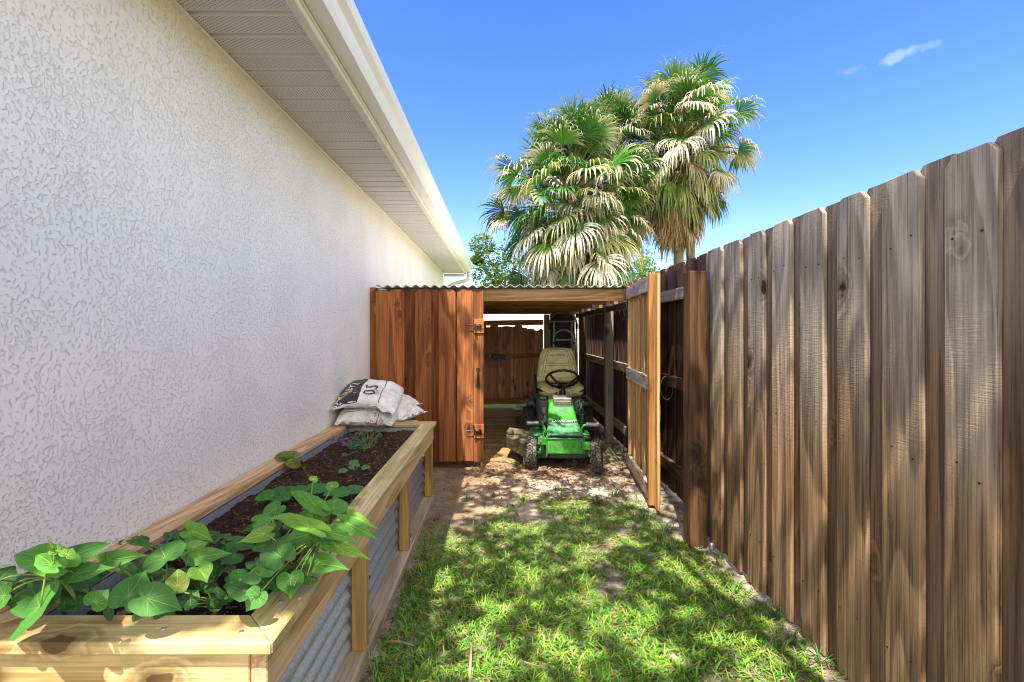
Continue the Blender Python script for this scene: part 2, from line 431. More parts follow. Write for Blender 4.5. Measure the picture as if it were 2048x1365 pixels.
# ---------------------------------------------------------------- ground
n = NT('sandy_yard'); v = n.obj(); g = n.xyz(v)
big = n.noise(v, 1.6, 4, 0.6); mid = n.noise(v, 9, 5, 0.65); fine = n.noise(v, 90, 4, 0.7); grit = n.voro(v, 240)
sand = n.mix(n.ss(fine, 0.3, 0.7), (0.33, 0.27, 0.21), (0.60, 0.53, 0.44))
soil_ = n.mix(n.ss(fine, 0.3, 0.7), (0.10, 0.07, 0.045), (0.26, 0.19, 0.125))
brn = n.ss(n.math('ADD', n.math('MULTIPLY', mid, 0.55), n.math('MULTIPLY', big, 0.6)), 0.50, 0.68)
c = n.mix(brn, sand, soil_)
# browner packed dirt along the left, towards the door
dirt = n.math('MULTIPLY', n.math('MAXIMUM', n.ss(g[0], 0.35, -0.25), n.ss(g[1], 3.75, 4.3)), n.ss(g[1], 2.2, 3.0))
c = n.mix(n.math('MULTIPLY', dirt, n.ss(mid, 0.3, 0.55, 0.45, 0.85)), c, n.mix(fine, (0.16, 0.105, 0.06), (0.36, 0.25, 0.16)))
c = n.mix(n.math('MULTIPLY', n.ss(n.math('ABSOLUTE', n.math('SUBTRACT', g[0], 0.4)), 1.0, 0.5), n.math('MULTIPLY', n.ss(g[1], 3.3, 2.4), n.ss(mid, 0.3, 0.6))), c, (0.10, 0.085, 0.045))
lawn = n.ss(g[1], 7.62, 7.7)
c = n.mix(lawn, c, n.mix(n.noise(v, 5, 5), (0.06, 0.13, 0.02), (0.14, 0.24, 0.04)))
hh = n.math('ADD', n.math('MULTIPLY', fine, 0.5), n.math('ADD', n.math('MULTIPLY', mid, 0.8), n.math('MULTIPLY', grit, 0.4)))
n.bsdf(c, 0.95, 0, n.bump(hh, 0.7, 0.02), 0.15)
MAT['ground'] = n.m
xs = [-600, -60, -8, -2] + [-1.3 + i*0.05 for i in range(57)] + [2, 8, 60, 600]
ys = [-600, -60, -8, -1] + [0.4 + i*0.05 for i in range(157)] + [9, 14, 60, 900]
def gz(x, y):
    if not (-1.35 < x < 1.55 and 0.4 <= y < 8.3): return -0.004
    e = min(sm(-1.35, -1.1, x), 1 - sm(1.3, 1.5, x), sm(0.4, 0.7, y), 1 - sm(7.6, 8.2, y))
    return e*(0.018*nz(x*1.3, y*1.3) + 0.010*nz(x*5, y*5, 3) + 0.005*nz(x*14, y*14, 5))
gm = MB(); gm.add([(x, y, gz(x, y)) for y in ys for x in xs],
   [(j*len(xs)+i, j*len(xs)+i+1, (j+1)*len(xs)+i+1, (j+1)*len(xs)+i) for j in range(len(ys)-1) for i in range(len(xs)-1)])
tag(gm.build('ground', MAT['ground'], smooth=True), kind='structure')

# ---------------------------------------------------------------- house
WX = -1.286; SOF = 2.60; Y0 = 0.50; Y1 = 9.97
house = thing('house', 'white stucco house wall with vented soffit and white gutter, left of the yard', 'house', (WX, 5, 0))
n = NT('knockdown_stucco'); v = n.obj()
vv = n.vmath('ADD', v, (0, 0, 0))
wv = n.n('ShaderNodeTexNoise'); n.l(v, wv.inputs['Vector']); wv.inputs['Scale'].default_value = 14; wv.inputs['Detail'].default_value = 2
vw = n.vmath('ADD', v, n.vmath('MULTIPLY', n.vmath('SUBTRACT', wv.outputs['Color'], (0.5, 0.5, 0.5)), (0.03, 0.03, 0.03)))
a = n.noise(n.vmath('MULTIPLY', vw, (1, 1.0, 0.8)), 92, 4, 0.5, 0.1)
b = n.noise(vw, 52, 3, 0.6)
bigp = n.noise(v, 3.2, 3, 0.6)
thr = n.math('ADD', a, n.math('MULTIPLY', n.math('SUBTRACT', bigp, 0.5), 0.3))
pl = n.ss(thr, 0.395, 0.46)                      # flattened plateaus with steep edges
pl2 = n.ss(n.math('ADD', n.math('MULTIPLY', a, 0.4), n.math('MULTIPLY', b, 0.6)), 0.40, 0.44)
hgt = n.math('ADD', n.math('MULTIPLY', pl, 1.0), n.math('MULTIPLY', pl2, 0.35))
hgt = n.math('ADD', hgt, n.math('MULTIPLY', n.noise(v, 160, 2), 0.12))
col = n.mix(pl, (0.89, 0.845, 0.775), (0.91, 0.865, 0.795))
edge = n.math('MULTIPLY', n.math('MULTIPLY', pl, n.math('SUBTRACT', 1.0, pl)), 2.2, clamp=True)
col = n.mix(n.math('MULTIPLY', edge, 0.05), col, (0.46, 0.43, 0.38))  # crevice shading mixed into the colour along plateau edges
warm_glow = n.ss(n.math('ADD', n.xyz(v)[2], n.math('MULTIPLY', bigp, 0.1)), 2.40, 2.64)  # warm glow under the soffit, painted into the wall colour
col = n.mix(n.math('MULTIPLY', warm_glow, 0.5), col, (0.74, 0.60, 0.36))
lf = n.ss(n.noise(n.vmath('MULTIPLY', v, (1, 1.2, 0.7)), 1.4, 4, 0.55), 0.3, 0.75, 1.02, 0.94)
col = n.mix(1.0, col, n.comb(lf, lf, lf), 'MULTIPLY')
n.bsdf(col, 0.75, 0, n.bump(hgt, 1.0, 0.0021), 0.25)
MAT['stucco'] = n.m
m = MB(); m.box(WX-0.2, WX, Y0, Y1, -0.1, SOF+0.05); m.box(-9, WX-0.2, Y0, Y0+0.2, -0.1, SOF+0.05); m.box(-9, WX-0.2, Y1-0.2, Y1, -0.1, SOF+0.05)
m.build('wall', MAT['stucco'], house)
# perforated soffit with a V groove between boards
n = NT('vented_soffit'); v = n.obj(); g = n.xyz(v)
u_ = n.math('SUBTRACT', n.math('FRACT', n.math('MULTIPLY', g[0], 1/0.0135)), 0.5)
w_ = n.math('SUBTRACT', n.math('FRACT', n.math('ADD', n.math('MULTIPLY', g[1], 1/0.0135), n.math('MULTIPLY', n.math('FLOOR', n.math('MULTIPLY', g[0], 1/0.0135)), 0.5))), 0.5)
rr = n.math('SQRT', n.math('ADD', n.math('MULTIPLY', u_, u_), n.math('MULTIPLY', w_, w_)))
pp = n.math('FRACT', n.math('MULTIPLY', n.math('ADD', g[1], 5.0-1.836), 1/0.138))
inb = n.math('MULTIPLY', n.math('GREATER_THAN', pp, 0.22), n.math('LESS_THAN', pp, 0.93))
hole = n.math('MULTIPLY', n.ss(rr, 0.24, 0.17), inb)
n.bsdf(n.mix(hole, (0.60, 0.59, 0.555), (0.05, 0.05, 0.045)), 0.45, 0, None, 0.4)
MAT['soffit'] = n.m
m = MB(); prof = []
k0 = int((Y0-1.836)/0.138)-1
yy = 1.836 + k0*0.138
while yy < 10.05:
    for dy, dz in ((0.0, 0.0), (0.004, 0.011), (0.018, 0.011), (0.024, 0.0), (0.1335, 0.0), (0.136, 0.0)):
        y_ = yy + dy
        if Y0 <= y_ <= 10.05: prof.append((y_, SOF + dz))
    yy += 0.138
SXO = -0.838
vs = []; fs = []
for y_, z_ in prof: vs += [(WX+0.001, y_, z_), (SXO, y_, z_)]
fs = [(2*i, 2*i+2, 2*i+3, 2*i+1) for i in range(len(prof)-1)]
m.add(vs, fs); m.build('soffit', MAT['soffit'], house)
m = MB(); m.box(WX, WX+0.018, Y0, Y1, SOF-0.014, SOF-0.002); m.build('soffit_trim', MAT['white'], house)
m = MB(); m.box(SXO-0.004, SXO+0.04, Y0, 10.08, SOF-0.012, SOF+0.016); m.box(SXO+0.02, SXO+0.045, Y0, 10.08, SOF+0.016, SOF+0.2)
m.build('fascia', MAT['cream'], house, bevel=0.004)
# k-style gutter
gp = [(-0.79,2.76),(-0.79,2.632),(-0.715,2.632),(-0.700,2.66),(-0.690,2.69),(-0.662,2.712),(-0.652,2.735),(-0.652,2.762),(-0.664,2.762),(-0.664,2.737),(-0.70,2.70),(-0.72,2.642),(-0.782,2.642),(-0.782,2.76)]
m = MB(); m.prism([(p[0], p[1]) for p in gp], 10.15-Y0, frame((0,Y0,0), (1,0,0), (0,0,1), (0,1,0)))
m.build('gutter', MAT['white'], house)
m = MB(); m.box(-0.79, -0.655, 10.15, 10.156, 2.632, 2.762); m.build('gutter_end_cap', MAT['white'], house)
# roof
n = NT('grey_shingle'); v = n.obj(); g = n.xyz(v)
br = n.n('ShaderNodeTexBrick'); n.l(n.comb(g[1], g[0], g[2]), br.inputs['Vector']); br.inputs['Scale'].default_value = 4
br.inputs['Color1'].default_value = (0.16,0.14,0.12,1); br.inputs['Color2'].default_value = (0.24,0.21,0.18,1); br.inputs['Mortar'].default_value = (0.06,0.05,0.05,1)
n.bsdf(br.outputs[0], 0.9); MAT['shingle'] = n.m
m = MB(); sl_ = 0.40
m.hexa([(-0.72,Y0-0.1,2.775),(-0.72,10.2,2.775),(-5.2,10.2,2.775+4.48*sl_),(-5.2,Y0-0.1,2.775+4.48*sl_)],
       [(-0.72,Y0-0.1,2.80),(-0.72,10.2,2.80),(-5.2,10.2,2.80+4.48*sl_),(-5.2,Y0-0.1,2.80+4.48*sl_)])
m.build('roof', MAT['shingle'], house, fix=True)
# return at the far end and downspout
m = MB(); m.box(WX, SXO, 10.051, 10.075, 2.535, 2.598)
for k in range(4): m.box(WX+0.1*k+0.02, WX+0.1*k+0.032, 10.044, 10.051, 2.54, 2.594)
m.build('eave_return', MAT['cream'], house)
dsp = [(-0.74,10.1,2.64),(-0.74,10.1,2.56),(-0.75,10.1,2.50),(-0.80,10.1,2.45),(-0.95,10.1,2.415),(-1.12,10.1,2.36),(-1.20,10.1,2.29),(-1.22,10.1,2.2),(-1.22,10.1,0.1)]
m = MB(); m.tube(dsp, 0.042, 10); m.build('downspout', MAT['cream'], house, smooth=True)

# ---------------------------------------------------------------- right fence
PIT = 0.213
def picket(m, x0, x1, yc, w, z0, z1, ear=0.022, tiltz=0.0):
    poly = [(-w/2, z0), (w/2, z0), (w/2, z1-ear*1.3), (w/2-ear, z1), (-w/2+ear, z1), (-w/2, z1-ear*1.3)]
    M = frame((x0, yc, 0), (0,1,0), (0,0,1), (1,0,0)) @ rotz(tiltz)
    m.prism(poly, x1-x0, M)
fence = thing('picket_fence', 'tall weathered brown board fence with dog-eared pickets, running along the right side', 'fence', (1.29, 0.5, 0))
mf = MB(); mb_ = MB()
for k in range(-14, 8):
    yn = 1.194 + PIT*k
    j = rng.uniform(-0.006, 0.006)
    picket(mf, 1.285+rng.uniform(-.002,.002), 1.304, yn+0.07, 0.14+rng.uniform(-.002,.003), 0.012, 1.82+j, tiltz=rng.uniform(-.002,.002))
    picket(mb_, 1.3055, 1.324, yn+0.07+PIT/2, 0.14, 0.012, 1.822+rng.uniform(-.008,.008))
mf.build('front_pickets', MAT['fence'], fence, bevel=0.0025)
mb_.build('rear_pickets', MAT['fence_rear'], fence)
m = MB()
for z in (0.25, 0.92, 1.6): m.box(1.3255, 1.363, -1.9, 2.76, z-0.045, z+0.045)
m.build_each('rail', MAT['fence_dark_y'], fence)
# nail heads
m = MB()
for k in range(-3, 8):
    yn = 1.194 + PIT*k
    for z in (0.25, 0.92, 1.6):
        for q in (0.03, 0.11):
            m.lathe([(0.0001, 0.0), (0.0032, 0.0), (0.0032, 0.0012)], 8, frame((1.2835, yn+q+rng.uniform(-.012,.012), z+rng.uniform(-.025,.025)), (0,1,0), (0,0,1), (-1,0,0)))
m.build_each('nail', MAT['black'], fence)
# corner post
pt = MB(); pt.box(1.142, 1.250, 2.785, 2.893, -0.05, 1.685)
po = tag(pt.build('fence_post', MAT['post'], bevel=0.006, seg=2), 'square brown wooden post standing in front of the fence beside the open gate leaf', 'post')
# far fence: rails and posts face the yard
ff = thing('board_fence', 'shaded fence panel with exposed rails behind the open gate leaf and inside the shed', 'fence', (1.36, 5, 0))
m = MB(); mback = MB()
y_ = 2.86; i = 0
while y_ < 7.85:
    dark = y_ > 4.2
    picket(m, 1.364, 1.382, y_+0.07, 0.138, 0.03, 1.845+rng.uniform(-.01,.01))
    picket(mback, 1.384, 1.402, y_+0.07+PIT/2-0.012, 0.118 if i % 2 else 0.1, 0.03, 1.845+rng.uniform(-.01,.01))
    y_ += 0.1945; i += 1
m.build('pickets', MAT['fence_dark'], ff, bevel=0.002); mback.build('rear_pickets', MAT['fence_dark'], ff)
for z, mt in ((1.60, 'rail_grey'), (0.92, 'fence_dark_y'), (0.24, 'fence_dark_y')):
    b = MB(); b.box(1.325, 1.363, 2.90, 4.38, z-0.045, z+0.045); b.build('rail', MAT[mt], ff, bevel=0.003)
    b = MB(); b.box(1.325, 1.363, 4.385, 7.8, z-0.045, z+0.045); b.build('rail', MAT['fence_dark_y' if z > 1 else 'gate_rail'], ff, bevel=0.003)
for (x_, yq, mt, top) in ((1.257, 5.42, 'post_grey', 1.69), (1.26, 7.25, 'post', 1.69)):
    b = MB(); b.box(x_-0.047, x_+0.047, yq-0.047, yq+0.047, -0.05, top); b.build('post', MAT[mt], ff, bevel=0.004)
# lattice scrap of a cord loop hanging on the gate's back: added with the gate

# ---------------------------------------------------------------- shed
FY = 4.44
shed = thing('garden_shed', 'low wooden shed lean-to with corrugated metal roof between house wall and fence', 'shed', (0, 4.44, 0))
m = MB(); m.box(WX+0.003, WX+0.060, FY, FY+0.09, 0, 1.60); m.box(WX+0.003, WX+0.058, FY-0.004, FY+0.092, 1.602, 1.745); m.build('post', MAT['stain'], shed, bevel=0.003)
m = MB(); m.box(-0.30, 1.185, FY+0.01, FY+0.05, 1.612, 1.732); m.build('header', MAT['beam'], shed, bevel=0.003)
m = MB(); m.box(WX+0.064, -0.302, FY+0.03, FY+0.068, 1.612, 1.728); m.build('header', MAT['beam'], shed, bevel=0.003)
for yq in (5.15, 5.95, 6.75, 7.6):
    b = MB(); b.box(WX+0.064, 1.30, yq, yq+0.04, 1.612+(7.6-yq)*0.004, 1.70); b.build('rafter', MAT['beam'], shed, bevel=0.003)
    if yq < 7:
        b = MB(); b.box(1.16, 1.20, yq-0.025, yq-0.003, 1.60, 1.69); b.box(1.155, 1.21, yq-0.003, yq+0.043, 1.604, 1.611); b.build('joist_hanger', MAT['steel'], shed)
m = MB(); m.box(1.215, 1.255, FY+0.0, 7.6, 1.55, 1.61); m.build('wall_plate', MAT['fence_dark_y'], shed)
# corrugated roof sheet
n = NT('rusty_corrugated_roof'); v = n.obj()
d = n.ss(n.noise(v, 7, 5, 0.65), 0.42, 0.62)
n.bsdf(n.mix(d, (0.85, 0.84, 0.80), (0.50, 0.40, 0.32)), 0.55, 0.1, n.bump(n.noise(v, 60, 3), 0.1, 0.003)); MAT['roofmetal'] = n.m
NR = 24; RW = 1.245 - (WX+0.075)
def roof(u, w):
    x = WX + 0.075 + RW*u; y = FY - 0.06 + 3.45*w
    return (x, y, 1.752 + 0.0115*math.cos(2*math.pi*(x-WX)/0.0907) - 0.012*w + 0.004*nz(x*3, y*3))
m = MB(); m.grid(27*8, 8, roof); m.build('roof', MAT['roofmetal'], shed, smooth=True, solid=0.003)
m = MB(); m.box(WX+0.064, 1.24, FY-0.006, FY+0.028, 1.733, 1.7365); m.build('roof_batten', MAT['black'], shed)
# left leaf, closed
n_door = thing('door', None, None)
n_door.parent = shed; n_door.location = (0, 0, 0); ORG[n_door.name] = Vector((0, FY, 0)); n_door['label'] = 'closed orange-brown stained leaf of board-on-board pickets'
def xw(px): return (px-CX)/F*FY
m = MB()
fr_ = [(753,780),(779.5,810.3),(831,864),(878,912),(915,947.5)]
def pick_x(m, xa, xb, y0, y1, z0, z1, ear):
    w = xb-xa; c = (xa+xb)/2
    poly = [(-w/2, z0), (w/2, z0), (w/2, z1-ear*1.2), (w/2-ear, z1), (-w/2+ear, z1), (-w/2, z1-ear*1.2)]
    m.prism(poly, y1-y0, frame((c, y1, 0), (1,0,0), (0,0,1), (0,-1,0)))
for i, (a_, b_) in enumerate(fr_): pick_x(m, xw(a_), xw(b_), FY-0.044, FY-0.026, 0.055+0.004*i, 1.722, 0.028)
pick_x(m, xw(947.8), xw(967.3), FY-0.040, FY-0.022, 0.062, 1.722, 0.002)
m.build('front_pickets', MAT['stain'], n_door, bevel=0.003)
m = MB()
for a_, b_ in ((773,786),(805,837),(859,883),(907,921),(942,950)): m.box(xw(a_), xw(b_), FY-0.017, FY, 0.06, 1.718)
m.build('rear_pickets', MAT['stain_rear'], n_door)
m = MB()
for z in (0.25, 0.9, 1.55): m.box(xw(755), xw(966), FY+0.001, FY+0.028, z-0.045, z+0.045)
m.build_each('rail', MAT['stain_x'], n_door)
def latch(px, py, flip):
    y = FY-0.056; z = H-(py-CY)/F*FY
    b = MB(); b.box(xw(949), xw(968), FY-0.052, FY-0.041, z-0.075, z+0.06); b.build('latch_block', MAT['stain_x'], n_door, bevel=0.002)
    b = MB(); b.box(xw(951), xw(964), y-0.004, y+0.003, z-0.042*1.0, z-0.004)
    b.tube([(xw(931), y-0.014, z+0.001), (xw(968), y-0.014, z+0.003)], [0.0035, 0.005], 8)
    b.box(xw(949.5), xw(953), y-0.02, y-0.004, z-0.04, z+0.014); b.box(xw(959), xw(962), y-0.019, y-0.004, z-0.012, z+0.012)
    if flip: b.tube([(xw(950), y-0.012, z), (xw(948), y-0.016, z+0.055)], 0.008, 8)
    else: b.tube([(xw(952), y-0.016, z), (xw(953.5), y-0.02, z-0.05)], 0.007, 8)
    b.build('latch', MAT['black'], n_door, bevel=0.001)
latch(957, 651, 0); latch(957, 859, 1)
zc = H-(754.5-CY)/F*FY; hx = xw(957)
m = MB()
for s in (-1, 1):
    m.box(hx-0.02, hx+0.02, FY-0.045, FY-0.0402, zc+s*0.078-0.013, zc+s*0.078+0.013)
m.tube([(hx, FY-0.036, zc-0.07), (hx, FY-0.062, zc-0.055), (hx-0.002, FY-0.072, zc), (hx, FY-0.062, zc+0.055), (hx, FY-0.036, zc+0.07)], [0.007, 0.0085, 0.010, 0.0085, 0.007], 8)
m.build('handle', MAT['black'], n_door, smooth=False)
m = MB()
for z in (1.52, 0.80): m.box(xw(751), xw(755), FY-0.03, FY-0.005, z-0.04, z+0.04)
m.build_each('hinge', MAT['steel'], n_door)
m = MB(); m.tube([(xw(964), FY-0.02, 0.06), (xw(964), FY-0.02, 0.012)], 0.014, 8); m.build('drop_bolt', MAT['gate'], n_door)
# right leaf, swung open towards the camera
leaf = thing('door', None, None); leaf.parent = shed; ORG[leaf.name] = Vector((0, FY, 0)); leaf.location = (0,0,0)
leaf['label'] = 'open honey-coloured leaf with grey rails facing the yard'
A = Vector((1.235, 4.40, 0)); B = Vector((1.142, 3.40, 0)); L = (B-A).length
ax = (B-A).normalized(); ay = Vector((0,0,1)).cross(ax)      # ay: towards the corridor? checked below
if ay.x > 0: ay = -ay
GM = frame(A, ax, ay, Vector((0,0,1)))                       # local: x along leaf, y towards corridor, z up
m = MB(); m.box(0.0, 0.055, -0.02, 0.034, 0.03, 1.742, GM); m.build('hinge_stile', MAT['gate'], leaf, bevel=0.003, fix=True)
m = MB(); m.box(L-0.040, L, -0.032, 0.054, 0.02, 1.752, GM); m.build('end_stile', MAT['gate_end'], leaf, bevel=0.003, fix=True)
m = MB(); m.box(L-0.062, L-0.0405, -0.01, 0.050, 0.025, 1.745, GM); m.build('inner_stile', MAT['pale_wood'], leaf, bevel=0.002, fix=True)
for z0, z1, mt in ((1.622, 1.738, 'rail_grey'), (0.868, 0.975, 'rail_grey'), (0.045, 0.155, 'gate_rail')):
    b = MB(); b.box(0.003, L-0.063, 0.012, 0.046, z0, z1, GM); b.build('rail', MAT[mt], leaf, bevel=0.003, fix=True)
m = MB()
px_ = 0.07; i = 0
while px_ < L-0.05:
    w = 0.085
    if i % 2 == 0: m.box(px_, px_+0.135, -0.006, 0.0105, 0.0+rng.uniform(0,.02), 1.735, GM)
    else: m.box(px_-0.02, px_+0.105, -0.0245, -0.0075, 0.0+rng.uniform(0,.02), 1.735, GM)
    px_ += 0.15 if i % 2 == 0 else 0.07; i += 1
m.build('pickets', MAT['gate'], leaf, bevel=0.002, fix=True)
def bracket(z0, z1, zf):
    b = MB(); b.box(0.008, 0.048, 0.0345, 0.0385, z0, z1, GM)
    b.box(0.008, 0.048, 0.0385, 0.075, zf-0.004, zf, GM)
    b.tube([GM @ Vector((0.028, 0.043, z1-0.03)), GM @ Vector((0.03, 0.075, zf+0.003))], 0.005, 6)
    b.build('bracket', MAT['black'], leaf, fix=True)
bracket(1.42, 1.62, 1.43); bracket(0.17, 0.42, 0.17)
m = MB(); m.box(L-0.12, L-0.063, 0.0465, 0.055, 0.14, 0.16, GM); m.build('bracket', MAT['black'], leaf, fix=True)
# wire loop hung on the stile
m = MB(); pts = []
for i in range(25):
    a_ = 2*math.pi*i/24
    pts.append(Vector((1.205+0.045*math.cos(a_), 3.36+0.01*math.sin(a_), 0.90+0.085*math.sin(a_))))
m.tube(pts, 0.004, 6)
wl_ = m.build('wire_loop', MAT['black'], None, smooth=True)
tag(wl_, 'loop of thin dark wire hanging on the edge of the open gate leaf', 'wire')

# back of the shed
bf = thing('rear_gate', 'red-brown board gate at the back of the shed with two rails', 'gate', (0.1, 7.75, 0))
m = MB(); mr = MB(); x_ = -0.62; i = 0
while x_ < 0.66:
    zt = 1.41 + rng.uniform(-.03, .02) - (0.03 if x_ > 0.3 else -0.01)
    pick_x(m, x_, min(x_+0.14, 0.69), 7.74, 7.758, 0.13, zt, 0.02)
    if x_+0.21 < 0.69: mr.box(x_+0.13, x_+0.215, 7.76, 7.778, 0.13, zt-0.03+rng.uniform(-.02,.02))
    x_ += 0.205
m.build('front_pickets', MAT['back'], bf, bevel=0.002); mr.build('rear_pickets', MAT['back'], bf)
for z0, z1 in ((0.865, 0.945), (0.10, 0.20)):
    b = MB(); b.box(-0.65, 0.69, 7.70, 7.739, z0, z1, Matrix.Rotation(R(-0.7), 4, 'Y')); b.build('rail', MAT['back_x'], bf, bevel=0.003)
m = MB(); m.box(-0.65, 0.72, 7.80, 7.82, 1.425, 1.515, Matrix.Rotation(R(-0.8), 4, 'Y')); m.build('top_board', MAT['back_x'], bf)
m = MB(); m.grid(18*8, 1, lambda u, w: (-0.62+1.3*u, 7.78+0.12*w, 1.528+0.008*math.cos(2*math.pi*(-0.62+1.3*u)/0.0907)+0.01*u)); m.build('corrugated_strip', MAT['white'], bf, smooth=True, solid=0.002)
b = MB(); b.box(0.70, 0.79, 7.66, 7.75, 0, 1.61); tag(b.build('post', MAT['pale_wood'], bf, bevel=0.003))
nf = thing('white_fence', 'bright white fence beyond the back of the shed', 'fence', (0, 11, 0))
m = MB()
for k in range(24): m.box(-2.0+0.2*k, -2.0+0.2*k+0.196, 11.0, 11.03, 0.05, 1.9)
m.build('panel', MAT['white'], nf, bevel=0.004)
m = MB()
for x_ in (-2.05, 0.4, 2.8): m.box(x_-0.06, x_+0.06, 10.96, 11.07, 0, 2.0)
m.build_each('post', MAT['white'], nf, bevel=0.005)
b = MB(); b.box(0.21, 1.2, 7.52, 7.64, -0.05, 0.035); tag(b.build('kerb', MAT['concrete'], bevel=0.01), 'low grey concrete kerb at the lawn edge behind the shed', 'kerb')
b = MB(); b.box(0.18, 1.1, 7.2, 7.24, -0.02, 0.05); tag(b.build('edging_board', MAT['pale_wood'], bevel=0.004), 'low pale edging board across the leaf litter behind the mower', 'edging')
bp = MB(); bp.box(0.80, 1.22, 7.72, 7.735, 0.0, 1.68)
tag(bp.build('board_sheet', MAT['panelboard'], bevel=0.002), 'tall dark green sheet of board standing behind the hand trucks', 'board')
b = MB(); b.box(1.235, 1.30, 7.40, 7.43, 0.0, 1.56); tag(b.build('plank', MAT['pale_wood'], bevel=0.003), 'narrow reddish plank upright in the back right corner of the shed', 'plank')
# stepping planks
for k, (y0, y1, x1) in enumerate(((4.62, 5.18, 0.17), (5.23, 5.72, 0.182), (5.77, 6.24, 0.19), (6.29, 6.78, 0.20), (6.83, 7.67, 0.205))):
    b = MB(); b.box(-0.42, x1, y0, y1, -0.05, 0.022+0.006*k)
    tag(b.build('step_plank', MAT['paver'], bevel=0.008, seg=2),
        ['sandy wooden walkway plank nearest the doorway, dappled with sun', 'second walkway plank from the doorway', 'middle walkway plank of the five', 'fourth walkway plank from the doorway', 'farthest walkway plank, against the rear gate'][k], 'plank', 'walkway planks inside the shed')
# ---------------------------------------------------------------- raised bed
BX0, BX1, BY0, BY1, BT = -1.280, -0.520, 1.030, 3.600, 0.61
bed = thing('raised_bed', 'long raised garden bed of yellow pine boards and corrugated galvanised panels, against the house wall', 'raised bed', (-0.9, 2.3, 0))
n = NT('galvanised_sheet'); v = n.obj()
sp = n.voro(v, 130, out='Color'); spx = n.n('ShaderNodeSeparateColor'); n.l(sp, spx.inputs[0])
f = n.math('ADD', n.math('MULTIPLY', spx.outputs[0], 0.5), n.math('MULTIPLY', n.noise(v, 300, 3), 0.6), clamp=True)
c = n.mix(f, (0.23, 0.255, 0.275), (0.43, 0.455, 0.475))
rp = n.vmath('SUBTRACT', v, (-0.60+0.9, 2.045-2.3, 0.185))        # one rust streak on the middle panel
rp = n.vmath('MULTIPLY', rp, (1.0, 14.0, 8.5))
ln = n.n('ShaderNodeVectorMath', operation='LENGTH'); n.l(rp, ln.inputs[0])
rs = n.ss(n.math('ADD', ln.outputs['Value'], n.math('MULTIPLY', n.noise(v, 26, 4, 0.7), 1.3)), 1.22, 1.08)
c = n.mix(rs, c, n.mix(n.noise(v, 60, 4), (0.10, 0.035, 0.02), (0.22, 0.08, 0.04)))
dr = n.ss(n.math('ADD', n.xyz(v)[2], n.math('MULTIPLY', n.noise(v, 12, 4), 0.2)), 0.26, 0.08)
c = n.mix(n.math('MULTIPLY', dr, 0.55), c, (0.42, 0.39, 0.34))
n.bsdf(c, 0.5, 0.35, n.bump(f, 0.12, 0.002), 0.5); MAT['galv'] = n.m
CW, CT = 0.105, 0.028
m = MB()
def cap(m, quad): m.hexa([(p[0], p[1], BT-CT) for p in quad], [(p[0], p[1], BT) for p in quad])
g_ = 0.0012
m.join(MB()); cap(m, [(BX1-CW, BY0+CW+g_, 0), (BX1, BY0+g_, 0), (BX1, BY1-g_, 0), (BX1-CW, BY1-CW-g_, 0)])
m.build('cap_board', MAT['bed_y'], bed, bevel=0.003, fix=True)
m = MB(); cap(m, [(BX0, BY0+g_, 0), (BX0+CW, BY0+CW+g_, 0), (BX0+CW, BY1-CW-g_, 0), (BX0, BY1-g_, 0)]); m.build('cap_board', MAT['bed_side'], bed, bevel=0.003, fix=True)
m = MB(); cap(m, [(BX0, BY0, 0), (BX1, BY0, 0), (BX1-CW, BY0+CW, 0), (BX0+CW, BY0+CW, 0)]); m.build('cap_board', MAT['bed_x'], bed, bevel=0.003, fix=True)
m = MB(); cap(m, [(BX0+CW, BY1-CW, 0), (BX1-CW, BY1-CW, 0), (BX1, BY1, 0), (BX0, BY1, 0)]); m.build('cap_board', MAT['bed_x'], bed, bevel=0.003, fix=True)
z1 = BT-CT-0.001
m = MB(); m.box(BX1-0.058, BX1-0.02, BY0+0.019, BY1-0.02, 0.468, z1); m.build('apron_board', MAT['bed_side'], bed, bevel=0.003)
m = MB(); m.box(BX0+0.02, BX1-0.060, BY0+0.018, BY0+0.055, 0.40, z1); m.build('apron_board', MAT['bed_x'], bed, bevel=0.003)
m = MB(); m.box(BX0+0.02, BX1-0.060, BY1-0.057, BY1-0.02, 0.468, z1); m.build('apron_board', MAT['bed_x'], bed, bevel=0.003)
for yq in (1.055, 1.805, 2.635, 3.505):
    b = MB(); b.box(-0.597, BX1-0.0205, yq, yq+0.046, 0.051, 0.467); b.build('upright', MAT['bed_z'], bed, bevel=0.003)
b = MB(); b.box(-1.26, -1.17, 1.055, 1.10, 0, 0.399); b.build('upright', MAT['bed_z'], bed, bevel=0.003)
b = MB(); b.box(-0.64, BX1-0.012, BY0+0.02, BY1-0.02, 0.0, 0.05); b.build('base_rail', MAT['bed_skid'], bed, bevel=0.004)
m = MB(); m.grid(1, 96, lambda u, w: (-0.612+0.0115*math.cos(2*math.pi*(0.05+0.53*w)/0.0665), BY0+0.06+(BY1-BY0-0.12)*u, 0.05+0.53*w))
m.build('corrugated_panel', MAT['galv'], bed, smooth=True, solid=0.0015)
m = MB(); m.grid(1, 40, lambda u, w: (-1.255+0.6*u, BY0+0.075+0.0085*math.cos(2*math.pi*(0.05+0.53*w)/0.0665), 0.05+0.53*w))
m.build('corrugated_panel', MAT['galv'], bed, smooth=True, solid=0.0015)
m = MB()
ix0, ix1, iy0, iy1 = BX0+CW+0.003, BX1-CW-0.006, BY0+CW+0.002, BY1-CW-0.002
